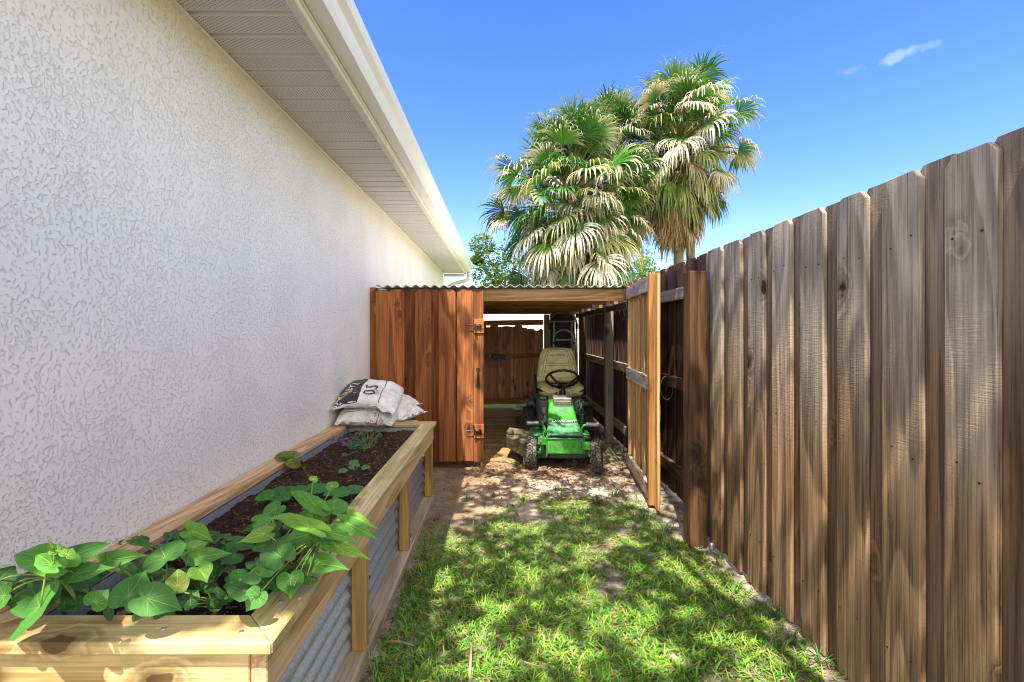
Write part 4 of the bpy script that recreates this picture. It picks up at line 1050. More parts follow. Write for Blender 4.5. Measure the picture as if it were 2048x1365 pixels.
# front plate and frame
m = MB(); m.box(-0.172, 0.172, -0.035, -0.028, 0.165, 0.305); fp = m.build('front_plate', MAT['green'], mow, bevel=0.004)
m = MB(); m.box(-0.182, -0.1725, -0.05, 0.3, 0.14, 0.325); m.box(0.1725, 0.182, -0.05, 0.3, 0.16, 0.325); m.box(-0.182, 0.182, -0.045, -0.03, 0.306, 0.313); m.build_each('frame_rail', MAT['green_dk'], mow, bevel=0.002)
m = MB(); m.box(-0.17, 0.17, -0.02, 0.0, 0.306, 0.334); m.build('hood_gap_shade', MAT['black'], mow)  # black block stands in for the shaded gap under the hood
m = MB(); m.lathe([(0.0001,0.008),(0.009,0.007),(0.011,0.0)], 8, frame((0.005,-0.035,0.245),(1,0,0),(0,0,1),(0,-1,0))); m.build('bolt', MAT['steel'], fp)
m = MB()
for x_ in (-0.11, 0.10):
    m.tube([(x_-.03,-0.0355,0.19),(x_-.03,-0.0355,0.26),(x_,-0.0355,0.275),(x_+.03,-0.0355,0.26),(x_+.03,-0.0355,0.19)], 0.0018, 5)
m.build_each('pressed_line', MAT['green_dk'], fp)
AM = rotz(R(-9)) @ roty(R(3.6))
axle = MB(); axle.box(-0.275, -0.14, -0.035, 0.03, 0.222, 0.292, AM); axle.box(0.14, 0.272, -0.035, 0.03, 0.222, 0.292, AM); axle.box(-0.139, 0.139, -0.02, 0.02, 0.23, 0.28, AM)
ax_o = axle.build('front_axle', MAT['green'], mow, bevel=0.006, seg=2)
m = MB()
for x_ in (-0.245, 0.245):
    m.lathe([(0.0001,0.009),(0.010,0.008),(0.012,0.0)], 8, AM @ frame((x_,-0.035,0.257),(1,0,0),(0,0,1),(0,-1,0)))
    m.lathe([(0.0001,0.014),(0.02,0.012),(0.024,0.0)], 10, AM @ tr(x_, 0, 0.292))
m.build_each('axle_bolt', MAT['steel'], ax_o)
def wheel(name, c, r, w, rim_r, mat, yaw, hubmat):
    M = tr(*c) @ rotz(yaw) @ roty(R(90))
    pr = []
    for i in range(13):
        a = -math.pi/2 + math.pi*i/12
        pr.append((r - w*0.36 + w*0.36*math.cos(a)**0.6 if abs(math.cos(a)) > 1e-6 else r-w*0.36, w*0.5*math.sin(a)))
    prof = [(rim_r, -w*0.42)] + [(p[0], p[1]) for p in pr] + [(rim_r, w*0.42)]
    m = MB(); m.lathe(prof, 40, M, closed=True)
    nb = int(2*math.pi*r/0.030)
    for k in range(nb):
        a = 2*math.pi*k/nb
        for j, s in enumerate((-0.3, -0.1, 0.1, 0.3)):
            aa = a + (0.5*2*math.pi/nb if j % 2 else 0)
            rr_ = r - 0.002 - (0.012 if abs(s) > .2 else 0)
            m.box(-0.009, 0.009, -0.009, 0.009, 0, 0.008, M @ rotz(aa) @ tr(rr_, 0, s*w) @ roty(R(90)))
    o = m.build('wheel', mat, mow, smooth=False)
    h = MB(); h.lathe([(0.0001,-w*.36),(rim_r*.35,-w*.38),(rim_r*.4,-w*.25),(rim_r*.95,-w*.3),(rim_r*1.04,-w*.43),(rim_r*1.04,w*.43),(rim_r*.95,w*.3),(rim_r*.4,w*.25),(rim_r*.35,w*.38),(0.0001,w*.36)], 24, M)
    h.build('rim', hubmat, o, smooth=True)
rim = plain('rusty_white_rim', (0.5,0.48,0.42), 0.5, 0.2, 20, .2, .1, dirt=(0.25,0.13,0.07), dirtamt=.8, dscale=18)
wheel('wheel', (-0.318, 0.055, 0.158), 0.156, 0.106, 0.07, MAT['mudtyre'], R(-4), rim)
wheel('wheel', (0.290, -0.05, 0.150), 0.156, 0.106, 0.07, MAT['mudtyre'], R(-14), rim)
wheel('wheel', (-0.325, 1.07, 0.215), 0.22, 0.165, 0.1, MAT['rubber'], 0, MAT['engine'])
wheel('wheel', (0.33, 1.07, 0.215), 0.22, 0.165, 0.1, MAT['rubber'], 0, MAT['engine'])
m = MB()
m.tube([AM @ Vector((-0.245,0,0.225)), (-0.236,0.03,0.175), (-0.235,0.04,0.155), (-0.27,0.05,0.155)], 0.014, 8)
m.tube([AM @ Vector((0.240,0,0.225)), (0.216,-0.03,0.175), (0.222,-0.045,0.15), (0.25,-0.05,0.145)], 0.014, 8)
m.build_each('spindle', MAT['green'], ax_o, smooth=True)
m = MB(); m.box(-0.30, 0.30, 0.13, 0.75, 0.07, 0.20); m.box(-0.15, 0.2, 0.02, 0.13, 0.10, 0.16); m.build('mower_deck', MAT['engine'], mow, bevel=0.02, seg=2)
m = MB(); m.hexa([(-0.575,0.32,0.13),(-0.32,0.0,0.075),(-0.30,0.45,0.07),(-0.55,0.55,0.13)], [(-0.575,0.30,0.255),(-0.30,0.02,0.215),(-0.29,0.50,0.27),(-0.55,0.56,0.29)])
m.tube([(-0.56,0.33,0.27),(-0.5,0.36,0.285)], 0.03, 10)
m.build('discharge_chute', MAT['chute'], mow, bevel=0.012, seg=2, fix=True)
m = MB(); m.hexa([(-0.30,0.30,0.225),(-0.185,0.28,0.235),(-0.185,0.62,0.30),(-0.32,0.62,0.26)], [(-0.30,0.30,0.235),(-0.185,0.28,0.245),(-0.185,0.62,0.31),(-0.32,0.62,0.27)])
m.hexa([(0.185,0.25,0.235),(0.29,0.30,0.225),(0.30,0.62,0.24),(0.185,0.6,0.27)], [(0.185,0.25,0.245),(0.29,0.30,0.235),(0.30,0.62,0.25),(0.185,0.6,0.28)])
m.build_each('foot_plate', MAT['green_dk'], mow, fix=True)
m = MB()
m.tube([(-0.19,0.10,0.30),(-0.185,0.10,0.36),(-0.195,0.14,0.385),(-0.2,0.22,0.37)], 0.012, 8)
m.tube([(0.20,0.35,0.28),(0.205,0.34,0.335),(0.225,0.34,0.36),(0.26,0.34,0.365)], 0.013, 8)
m.tube([(-0.205,0.0,0.30),(-0.20,0.25,0.42)], 0.005, 6); m.tube([(-0.16,0.03,0.33),(-0.215,0.18,0.43)], 0.004, 6)
m.build_each('control_rod', MAT['green'], mow, smooth=True)
for a, b in (((-0.36,0.48,0.35),(-0.23,0.48,0.35)), ((0.245,0.34,0.365),(0.37,0.34,0.368))):
    m = MB(); m.tube([a, b], 0.024, 12); m.build('foot_peg', MAT['steel'], mow, smooth=False, bevel=0.003)
# engine and bodywork
m = MB(); m.box(-0.235, -0.14, 0.42, 0.62, 0.33, 0.60); m.box(-0.222, -0.15, 0.44, 0.56, 0.60, 0.625)
en = m.build('battery_box', MAT['engine'], mow, bevel=0.012, seg=2)
m = MB(); m.tube([(-0.19,0.41,0.47),(-0.19,0.41,0.53)], 0.035, 12); m.tube([(-0.175,0.405,0.38),(-0.175,0.405,0.46)], 0.018, 10)
m.tube([(0.17,0.40,0.5),(0.2,0.42,0.52),(0.215,0.45,0.58)], 0.012, 8)
for k in range(7): m.lathe([(0.02,0),(0.045,0.003),(0.045,0.009),(0.02,0.012)], 14, tr(0.2, 0.48, 0.32+0.02*k))
m.tube([(0.2,0.48,0.30),(0.2,0.48,0.60)], 0.02, 10)
m.build('engine', MAT['engine'], mow)
m = MB(); m.box(0.14, 0.25, 0.5, 0.72, 0.3, 0.585); m.box(-0.13, 0.13, 0.45, 0.85, 0.25, 0.56); m.build_each('body', MAT['engine'], mow, bevel=0.02, seg=2)
m = MB(); m.box(-0.25, 0.27, 0.86, 1.5, 0.36, 0.56); m.box(-0.36, -0.255, 0.92, 1.35, 0.45, 0.52); m.box(0.275, 0.38, 0.92, 1.35, 0.45, 0.52); m.build_each('fender', MAT['engine'], mow, bevel=0.03, seg=3)
m = MB(); m.tube([(0.148,0.395,0.585),(0.165,0.39,0.61),(0.185,0.39,0.60),(0.19,0.39,0.57),(0.17,0.39,0.55),(0.15,0.39,0.56)], 0.004, 6); m.build('cable', MAT['steel'], mow)
# steering
m = MB(); m.lathe([(0.040,0.0),(0.043,0.012),(0.037,0.018),(0.041,0.03),(0.035,0.036),(0.039,0.048),(0.033,0.054),(0.037,0.066),(0.030,0.08)], 16, tr(0.025, 0.56, 0.605) @ rotx(R(-14)))
m.tube([(0.025,0.55,0.60),(0.03,0.585,0.735)], [0.024,0.022], 12); m.build('steering_column', MAT['black'], mow, smooth=True)
SM = frame((0.030,0.66,0.800), (1,0,0), Vector((0,0.80,-0.60)).normalized(), Vector((0,0.60,0.80)).normalized()) @ rotz(R(8))
m = MB(); ring = []
for i in range(49):
    a = 2*math.pi*i/48; ring.append(SM @ Vector((0.175*math.cos(a), 0.175*math.sin(a), 0.004*math.sin(18*a))))
m.tube(ring, 0.0135, 10, cap=False)
sw = m.build('steering_wheel', MAT['black'], mow, smooth=True)
m = MB(); hub = Vector((0.03,0.588,0.715))
for a in (R(118), R(205), R(-20)):
    e_ = SM @ Vector((0.17*math.cos(a), 0.17*math.sin(a), 0)); d = e_-hub
    m.tube([hub, hub+d*0.5+Vector((0,-.004,-.006)), e_], [0.021,0.016,0.011], 8)
m.tube([hub-Vector((0,.01,.03)), hub+Vector((0,.008,.03))], [0.026,0.024], 14)
m.build('spoke', MAT['black'], sw, smooth=True)
# seat
def pad(u, w, W_, D_, T_, crown):   # rounded slab, u,w in -1..1
    du = max(0, 1-abs(u)**5)**.5; dw = max(0, 1-abs(w)**5)**.5
    return T_*du*dw + crown*(1-u*u)*(1-w*w)
m = MB()
def cush(a, b, s):
    u, w = 2*a-1, 2*b-1
    wd = 0.268*(1-0.06*w*w) ; x = u*wd*(1-0.05*abs(w)**4); y = w*0.225*(1-0.06*u**4)
    z = s*(0.075*max(0, 1-abs(u)**4.5)**.45*max(0, 1-abs(w)**4.5)**.45)
    if s > 0: z += -0.025*(1-u*u) + 0.03*abs(u)**3
    return Vector((0.035+x, 0.98+y, 0.645+z))
for s in (1, -1): m.grid(28, 24, lambda a, b, s=s: cush(a, b, s))
seat = m.build('seat_cushion', MAT['vinyl'], mow, smooth=True, fix=True)
BM_ = tr(0.02, 1.19, 0.70) @ rotx(R(-12))
def back(a, b, s, off=0.0):
    u, w = 2*a-1, b
    hw = 0.262 - 0.055*w - 0.02*max(0, w-.8)*5*0.6
    rr_ = max(0, 1-abs(u)**5)**.5*max(0, 1-abs(2*w-1)**9)**.5
    x = u*hw*(1-0.10*max(0, w-.75)*4*abs(u)); z = w*0.415 + 0.02*(1-u*u)*w
    y = -s*0.05*rr_ - 0.03*abs(u)**2.5
    return BM_ @ Vector((x, y - s*off, z))
m = MB()
for s in (1, -1): m.grid(28, 26, lambda a, b, s=s: back(a, b, s))
bk = m.build('seat_back', MAT['vinyl'], mow, smooth=True, fix=True)
m = MB()
def bl(pts, r=0.0022):
    P_ = []
    for (a0, b0), (a1, b1) in zip(pts, pts[1:]):
        for i in range(7): P_.append(back(a0+(a1-a0)*i/6, b0+(b1-b0)*i/6, 1, 0.0005))
    m.tube(P_, r, 5)
bl([(.25,.92),(.75,.92),(.80,.52),(.20,.52),(.25,.92)]); bl([(.20,.47),(.80,.47),(.84,.12),(.16,.12),(.20,.47)])
bl([(.21,.92),(.11,.86),(.06,.56),(.15,.58),(.21,.92)]); bl([(.79,.92),(.89,.86),(.94,.56),(.85,.58),(.79,.92)])
bl([(.15,.52),(.06,.50),(.04,.20),(.10,.13),(.15,.52)]); bl([(.85,.52),(.94,.50),(.96,.20),(.90,.13),(.85,.52)])
m.build('seam', MAT['seam'], bk)
m = MB()
for body, size, w_, z_ in (('DEER-CHOPPER', 0.036, 0.20, 0.315), ('THE NEXT STAGE MOWER', 0.012, 0.16, 0.280)):
    vs, fs = text_mesh(body, size, 1); mx = max(p.x for p in vs)
    for_ = [back(0.5 + p.x*(w_/2/mx)/0.46, (z_+p.y)/0.42, 1, 0.0025) for p in vs]
    m.add(for_, fs)
m.build('lettering', MAT['seam'], bk)
m = MB(); m.tube([(-0.235,0.95,0.62),(-0.25,1.1,0.68),(-0.245,1.22,0.78)], 0.02, 8); m.box(-0.2, 0.26, 0.85, 1.15, 0.545, 0.585); m.build('seat_bracket', MAT['black'], mow)
m = MB(); m.tube([(-0.24,0.95,0.55),(-0.31,0.85,0.575),(-0.355,0.80,0.585)], 0.006, 8); lv = m.build('lever', MAT['steel'], mow)
m = MB(); m.tube([(-0.34,0.815,0.582),(-0.385,0.775,0.59)], [0.018,0.014], 10); m.build('knob', MAT['black'], lv, smooth=True)
m = MB(); m.tube([(0.26,0.95,0.55),(0.34,0.9,0.60)], 0.006, 8); m.build('lever', MAT['steel'], mow)
m = MB(); m.tube([(-0.045,0.5,0.61),(-0.045,0.5,0.665)], 0.008, 8); m.tube([(-0.045,0.5,0.665),(-0.045,0.5,0.672)], 0.014, 8); m.build('throttle', MAT['black'], mow)
mow.location = (0.595, 4.345, 0); mow.rotation_euler = (0, 0, R(-2.4))
b = MB(); b.hexa([(0.205,4.46,0),(0.245,4.46,0),(0.245,4.55,0),(0.205,4.55,0)], [(0.205,4.49,0.11),(0.245,4.49,0.11),(0.245,4.55,0.11),(0.205,4.55,0.11)])
tag(b.build('wood_chock', MAT['pale_wood'], bevel=0.003), 'small pale wood block behind the mower\'s front tyre on the left', 'wood block')
b = MB(); b.box(0.93, 1.18, 5.25, 5.30, 0.02, 0.06); tag(b.build('wood_offcut', MAT['gate_rail'], bevel=0.003), 'short offcut of board on the gravel right of the mower', 'offcut')

# ---------------------------------------------------------------- hand trucks
def hand_truck(label, xc, Y, wd, top, bars, mat, collar_z, lean=0.06):
    t = thing('hand_truck', label, 'hand truck', (xc, Y, 0), 'hand trucks behind the mower')
    r = wd/2
    pts = [(xc-r, Y-0.25, 0.12)] + [(xc-r, Y-0.06, 0.6), (xc-r, Y, top-r*0.95)]
    for i in range(1, 12):
        a = math.pi - math.pi*i/12; pts.append((xc+r*math.cos(a), Y, top-r*0.95+r*0.95*math.sin(a)))
    pts += [(xc+r, Y, top-r*0.95), (xc+r, Y-0.06, 0.6), (xc+r, Y-0.25, 0.12)]
    m = MB(); m.tube(pts, 0.0135, 10); m.build('frame', mat, t, smooth=True)
    for z in bars:
        b = MB(); b.box(xc-r+0.014, xc+r-0.014, Y-0.012, Y+0.012, z-0.012, z+0.012); b.build('crossbar', MAT['olive_tube'], t, bevel=0.003)
    for s in (-1, 1):
        b = MB(); b.tube([(xc+s*r, Y, collar_z-0.05), (xc+s*r, Y, collar_z+0.04)], 0.02, 10); b.build('collar', MAT['black'], t)
        b = MB(); b.lathe([(0.04,-.025),(0.11,-.03),(0.12,0),(0.11,.03),(0.04,.025)], 20, frame((xc+s*(r+0.05), Y-0.2, 0.12), (0,1,0), (0,0,1), (1,0,0)), closed=True); b.build('wheel', MAT['rubber'], t)
    b = MB(); b.box(xc-r, xc+r, Y-0.42, Y-0.25, 0.02, 0.035); b.build('nose_plate', MAT['steel'], t)
    return t
t1 = hand_truck('tall hand truck with arched olive tube handle, behind the shorter one', 0.935, 7.05, 0.415, 1.635, (1.475, 0.85), MAT['olive_tube'], 1.41)
for x_ in (0.80, 1.07):
    b = MB(); b.box(x_-0.012, x_+0.012, 7.07, 7.085, 0.3, 1.46); b.build('upright', MAT['olive_tube'], t1)
b = MB(); b.box(0.83, 1.16, 7.09, 7.11, 1.18, 1.205); b.build('crossbar', MAT['olive_tube'], t1)
hand_truck('shorter hand truck with rounded steel handle loop, just behind the mower seat', 0.878, 6.55, 0.29, 1.345, (0.78,), MAT['steel'], 1.13)
m = MB(); m.tube([(1.19,7.02,0.35),(1.20,7.12,1.36)], 0.014, 8); p_ = m.build('pole', MAT['olive_tube'], None, smooth=True); tag(p_, 'thin pale pole leaning upright right of the hand trucks', 'pole')
m = MB(); m.tube([(1.20,7.12,1.36),(1.201,7.127,1.43)], 0.019, 8); m.build('pole_cap', MAT['black'], p_)
m = MB(); m.tube([(1.13,6.95,0.3),(1.12,7.1,1.30)], 0.013, 8); tag(m.build('pole', MAT['steel'], None, smooth=True), 'thin steel rod between the hand trucks and the pale pole', 'pole')
# metal frame hanging on the rear gate: rounded triangular rim with a perforated lower plate
hm = thing('hanging_metal_frame', 'grey rounded metal frame with a pierced lower plate hanging on the rear gate rail', 'metal frame', (-0.063, 7.66, 0.95))
cx_, cy_, cz_ = -0.063, 7.655, 0.905
def rim_p(a, s=1.0, dy=0.0):
    x = 0.155*math.sin(a)*(1-0.16*max(0, math.cos(a))); z = 0.125*math.cos(a) + (0.015 if math.cos(a) > 0 else 0.0)
    if math.cos(a) < 0: z *= 0.62
    return Vector((cx_+x*s, cy_+dy, cz_+z*s))
m = MB(); m.tube([rim_p(2*math.pi*i/40) for i in range(41)], 0.008, 8, cap=False); m.build('rim', MAT['steel'], hm, smooth=True)
m = MB(); m.tube([rim_p(R(-98), .97, -.02), (cx_-.07, cy_-.03, cz_+.045), (cx_, cy_-.035, cz_+.06), (cx_+.07, cy_-.03, cz_+.045), rim_p(R(98), .97, -.02)], 0.006, 8)
m.tube([(cx_, cy_-.035, cz_+.0), (cx_, cy_-.02, cz_-.05)], 0.006, 6); m.build('brace', MAT['steel'], hm, smooth=True)
m = MB()
for i in range(22):
    a0, a1 = R(105)+R(150)*i/22, R(105)+R(150)*(i+1)/22
    if i % 5 == 2: continue
    q = [rim_p(a0, .97), rim_p(a1, .97), rim_p(a1, .58, -.02), rim_p(a0, .58, -.02)]
    m.add(q, [(0,1,2,3)])
m.build('pierced_plate', MAT['steel'], hm, solid=0.003)
m = MB(); m.box(cx_-.11, cx_+.11, cy_-.012, cy_-.008, cz_-.03, cz_+.03); m.build('dark_plate', MAT['black'], hm)
# ---------------------------------------------------------------- palms
MAT['frond'] = leafmat('palm_frond', None, None, 0.38, 0.22, attr=True)
n = NT('palm_bark'); v = n.obj(); g = n.xyz(v)
rg = n.noise(n.comb(n.math('MULTIPLY', g[0], 6), n.math('MULTIPLY', g[1], 6), n.math('MULTIPLY', g[2], 26)), 1, 4)
n.bsdf(n.mix(rg, (0.10,0.075,0.05), (0.33,0.26,0.18)), 0.9, 0, n.bump(rg, .8, .03)); MAT['palmbark'] = n.m
UPV = Vector((0,0,1))
def lerp3(a, b, t): return tuple(a[i]+(b[i]-a[i])*t for i in range(3))
def frond(m, cols, base, az, elev, pet, Rb, droop, cbase, ctip, tipat, nseg=34, spread=105, petcol=(0.28,0.30,0.07), r=rng, fold=0.25):
    d = Vector((math.cos(az)*math.cos(elev), math.sin(az)*math.cos(elev), math.sin(elev)))
    p = base.copy(); pts = [p.copy()]
    for i in range(6):
        d = (d + Vector((0,0,-0.05*droop))).normalized(); p = p + d*pet/6; pts.append(p.copy())
    b0 = len(m.v); t0 = MB(); t0.tube(pts, [0.028]*4+[0.02,0.016,0.012], 4); m.join(t0); cols.extend([petcol]*(len(m.v)-b0))
    s = d.cross(UPV); s = s.normalized() if s.length > 1e-3 else Vector((1,0,0))
    nn = s.cross(d).normalized()
    roll = r.uniform(-.8,.8); s, nn = s*math.cos(roll)+nn*math.sin(roll), nn*math.cos(roll)-s*math.sin(roll)
    NS = 7; da = R(2*spread)/nseg
    for k in range(nseg):
        a = -R(spread) + da*(k+.5) + r.uniform(-.05,.05)
        dr = (d*math.cos(a) + s*math.sin(a) + nn*fold*abs(math.sin(a))*0.6).normalized()
        side = (s*math.cos(a) - d*math.sin(a)).normalized()
        tilt = 0.45 if k % 2 else -0.45
        side = (side + nn*tilt).normalized()
        Rk = Rb*(0.80+0.2*math.cos(a))*r.uniform(.72,1.08)
        q = p.copy(); g0 = droop*r.uniform(.7,1.3); tipd = r.uniform(.15,.75)
        vs = []; st = Rk/NS
        for i in range(NS+1):
            t = i/NS
            w = min(Rk*t*da*0.60, 0.030*(1-t*0.35)) if t < .55 else 0.030*(1-.35*t)*(1-(t-.55)/.45*0.86)
            w = max(w, 0.003)
            vs += [q - side*w, q + side*w]
            tt = sm(tipat-.18, tipat+.12, t + r.uniform(-.05,.05)); c = lerp3(cbase, ctip, tt); jj = r.uniform(.82,1.15)
            c = (c[0]*jj, c[1]*jj, c[2]*jj); cols.extend([c, c])
            dr = (dr + Vector((0,0,-1))*(g0*(0.10+0.95*t*t)*0.5 + tipd*sm(.45,.8,t)) + Vector((r.uniform(-1,1), r.uniform(-1,1), 0))*0.05*t).normalized()
            q = q + dr*st
        m.add(vs, [(2*i, 2*i+1, 2*i+3, 2*i+2) for i in range(NS)])
GREEN = [(0.030,0.125,0.016),(0.05,0.17,0.022),(0.075,0.20,0.025),(0.04,0.11,0.02)]
PALE = [(0.50,0.46,0.33),(0.34,0.36,0.14),(0.62,0.58,0.48),(0.42,0.36,0.24)]
def palm(label, x, y, crown_z, rad, nfr, seed, skirt=(1.2, 1.1), low=-70, trunk_r=0.2, up=82, Rb=0.85, zs=1.0):
    r = random.Random(seed)
    root = thing('palm_tree', label, 'palm tree', (x, y, 0), 'fan palms behind the shed')
    t = MB(); pts = []; tr_ = []
    for i in range(15):
        q = i/14; pts.append((x + .06*math.sin(q*3), y, crown_z*q)); tr_.append(trunk_r*(1.25-.35*min(1,q*3))*(1+0.05*(i%2)))
    t.tube(pts, tr_, 14); t.build('trunk', MAT['palmbark'], root, smooth=True)
    m = MB(); cols = []; top = Vector((x, y, crown_z))
    for i in range(nfr):
        q = (i+.5)/nfr
        az = i*2.39996 + r.uniform(-.35,.35)
        el = R(up - (up-low)*q**0.9 + r.uniform(-10,10))
        base = top + Vector((math.cos(az)*.10, math.sin(az)*.10, (0.25-1.05*q)*zs))
        old = max(0, q-.4)
        cb = lerp3(r.choice(GREEN), (0.24,0.25,0.05), old*r.uniform(.2,1.4)); ct = lerp3(r.choice(PALE), r.choice(GREEN), max(0, .30-q)*2.6)
        ta = 0.80 - 0.45*min(1, q*1.5) + r.uniform(-.25,.16)
        if q > .15 and r.random() < .34: ta = 1.15
        if q > .45 and r.random() < .10: cb = (0.42,0.30,0.12); ta = .4
        dr = 0.45 + 1.2*sm(0,.6,q) + r.uniform(-.15,.4)
        pet = max(.25, rad - Rb*.5)*r.uniform(.40,1.1)*(1.0 if q > .15 else .75)*(1-.35*sm(.55,1,q))
        frond(m, cols, base, az, el, pet, Rb*r.uniform(.78,1.15), dr, cb, ct, ta, r=r, nseg=30, spread=90+18*q, petcol=(0.15,0.15,0.04), fold=r.uniform(.1,.5))
    m.c = cols; m.build('crown', MAT['frond'], root)
    m = MB(); cols = []
    ns = int(34*skirt[1])
    for i in range(ns):
        az = i*2.39996; q = i/ns
        base = top + Vector((math.cos(az)*trunk_r*.8, math.sin(az)*trunk_r*.8, -0.75*zs - q*skirt[0]))
        cb = r.choice([(0.30,0.17,0.07),(0.40,0.25,0.11),(0.20,0.10,0.045),(0.48,0.34,0.18)]); ct = lerp3(cb, (0.60,0.45,0.27), .6)
        frond(m, cols, base, az, R(r.uniform(-70,-35)), .42*r.uniform(.8,1.3), r.uniform(.6,.9), 1.7, cb, ct, .5, nseg=22, spread=65, petcol=(0.25,0.15,0.07), r=r)
    m.c = cols; m.build('skirt', MAT['frond'], root)
palm('broad left fan palm, its lowest fronds hanging to the shed roof', 1.76, 12.0, 4.95, 2.05, 240, 11, skirt=(2.0, 2.2), low=-78, Rb=1.0, zs=2.5)
palm('middle fan palm crown rising between the left palm and the tallest palm', 3.30, 13.6, 6.45, 1.95, 120, 23, skirt=(0.9, .8), low=-70, Rb=1.0, zs=1.6)
palm('tallest right fan palm with a thick brown skirt of dead fronds above its bare trunk', 5.02, 13.2, 6.85, 2.0, 150, 37, skirt=(1.25, 2.6), low=-52, trunk_r=0.15, zs=1.35, Rb=1.0)
palm('upright spray of young green fronds at the very top of the right palm group', 5.78, 14.2, 8.2, 1.3, 36, 41, skirt=(0.3, .2), low=-5, trunk_r=0.14, up=88, zs=.5, Rb=1.0)

# ---------------------------------------------------------------- leafy trees
def leaf_quads(m, n, clumps, r, size):
    for i in range(n):
        c, rad = r.choice(clumps)
        while True:
            d = Vector((r.uniform(-1,1), r.uniform(-1,1), r.uniform(-1,1)))
            if 0.2 < d.length < 1: break
        d = d*(d.length**-0.35)
        p = Vector(c) + Vector((d.x*rad, d.y*rad, d.z*rad*.8))
        a = Vector((r.gauss(0,1), r.gauss(0,1), r.gauss(0,.6))).normalized(); b = a.orthogonal().normalized(); q = r.uniform(0, 6.3)
        b2 = a.cross(b); b = b*math.cos(q)+b2*math.sin(q)
        s = size*r.uniform(.6,1.25)
        m.add([p - a*s, p + b*s*.42, p + a*s, p - b*s*.42], [(0,1,2,3)])
def tree(label, x, y, h, clumps, n, size, seed, cols_, group='leafy trees beyond the shed'):
    r = random.Random(seed)
    root = thing('tree', label, 'tree', (x, y, 0), group)
    t = MB(); c0 = Vector((x, y, h*.55))
    t.tube([(x, y, -.1), (x+.05, y, h*.3), c0], [.16,.12,.09], 9)
    for c, rad in clumps:
        c = Vector(c); t.tube([c0 - Vector((0,0,h*.15)), (c0+c)/2 + Vector((0,0,.1)), c], [.06,.04,.012], 6)
    t.build('trunk', MAT['palmbark'], root, smooth=True)
    m = MB(); leaf_quads(m, n, clumps, r, size); m.build('crown', leafmat('leaves_'+str(seed), cols_[0], cols_[1], .5, .35), root)
def cl(pxs, Y): return [(tuple(atY(px, py, Y)), rad) for px, py, rad in pxs]
tree('bushy green tree partly hidden behind the left palm, beside the gutter end', 0.1, 17.0, 4.6, cl([(965,490,.5),(985,520,.7),(975,550,.65),(1010,545,.8),(1040,500,.8),(955,520,.25),(1000,575,.7),(1060,560,.9)], 17.0), 3600, .075, 51, ((0.03,0.10,0.02),(0.16,0.26,0.05)))
tree('bright yellow-green tree seen low between the palms and the gate', 5.0, 19.0, 4.2, cl([(1265,545,.6),(1290,530,.45),(1240,560,.6),(1310,560,.6),(1285,565,.7),(1330,555,.4),(1215,570,.7),(1345,540,.25)], 19.0), 3200, .075, 52, ((0.10,0.19,0.03),(0.28,0.36,0.06)))
# slim bare pine trunk and the wire behind the right palm
m = MB(); m.tube([(6.4,21,0),(6.42,21,5.6)], [.1,.05], 8); ro = thing('pine_tree', 'slim distant tree trunk with a few sprigs left of the tallest palm\'s skirt', 'tree', (6.4,21,0))
m.build('trunk', MAT['palmbark'], ro); m = MB(); leaf_quads(m, 260, [((6.4,21,4.4),.35),((6.6,21,4.9),.3),((6.2,21,5.3),.25)], random.Random(5), .07); m.build('crown', leafmat('sprigs', (0.06,0.14,0.03),(0.18,0.26,0.06)), ro)
a_, b_ = atY(1240, 505, 24), atY(1500, 535, 24)
m = MB(); m.tube([a_ + Vector((-8,0,0.6)), (a_+b_)/2+Vector((0,0,-.05)), b_+Vector((14,0,.5))], .012, 5); tag(m.build('overhead_wire', MAT['black']), 'thin overhead wire crossing the sky behind the palms', 'wire')

# ---------------------------------------------------------------- oak over the camera: dapples the yard
holes = []                                   # (x, y, rx, ry) of sun flecks on the ground plane
def gp(px, py, rx, ry): p = at(px, py, 0.0); holes.append((p.x, p.y, rx, ry))
for q in ((865,1165,.07,.06),(885,1085,.09,.10),(1245,1250,.11,.07),(1265,1275,.06,.05),(1180,1110,.07,.09),(1240,1085,.05,.05),(1400,1165,.07,.06),(1470,1185,.06,.05),(1130,1305,.09,.05),(1450,1285,.06,.05),(1525,1345,.08,.06),
   (1310,1325,.05,.05),(1060,1150,.05,.07),(945,1270,.07,.05),(1000,1225,.05,.05),(1345,1130,.04,.05),(975,1345,.09,.05),(1180,1200,.05,.04),(1620,1330,.05,.06),(1060,1060,.05,.06),
   (1000,930,.10,.20),(955,962,.16,.07),(905,970,.08,.06),(1090,972,.12,.08),(1200,985,.08,.06),(1285,1003,.09,.10),(1105,938,.07,.06),(900,1000,.05,.05),(1020,905,.12,.16),(1060,990,.07,.05),(1150,1010,.1,.05),(985,1020,.07,.05),(1240,960,.06,.06),(1225,935,.06,.08),(1010,1055,.05,.05),(920,1030,.06,.04),(1140,955,.05,.08),(1040,955,.05,.06)):
    gp(*q)
def pp(X, Y, z, rx, ry): holes.append((X+SX*z, Y+SY*z, rx, ry))
for q in ((1.39,2.40,0.11,.075),(1.40,2.60,.10,.04),(1.36,2.16,.05,.05),(1.42,2.85,.07,.05),(1.44,2.28,.06,.03),(1.40,3.03,.05,.04),(1.47,1.85,.05,.04)): holes.append(q)       # fence streaks
for z in (0.1,0.35,0.6,0.9,1.15,1.4,1.65): pp(1.145, 3.40, z, .05, .07+.02*(z > .8))                       # gate end stile
pp(1.17, 2.78, 1.5, .05, .06); pp(1.18, 2.78, 1.3, .04, .05); pp(1.16, 2.78, .2, .04, .05)                  # post
pp(-0.33, 4.42, .85, .05, .12); pp(-.35, 4.42, .2, .09, .10); pp(-.26, 4.42, .45, .05, .06); pp(-.25, 4.42, 1.4, .03, .10)
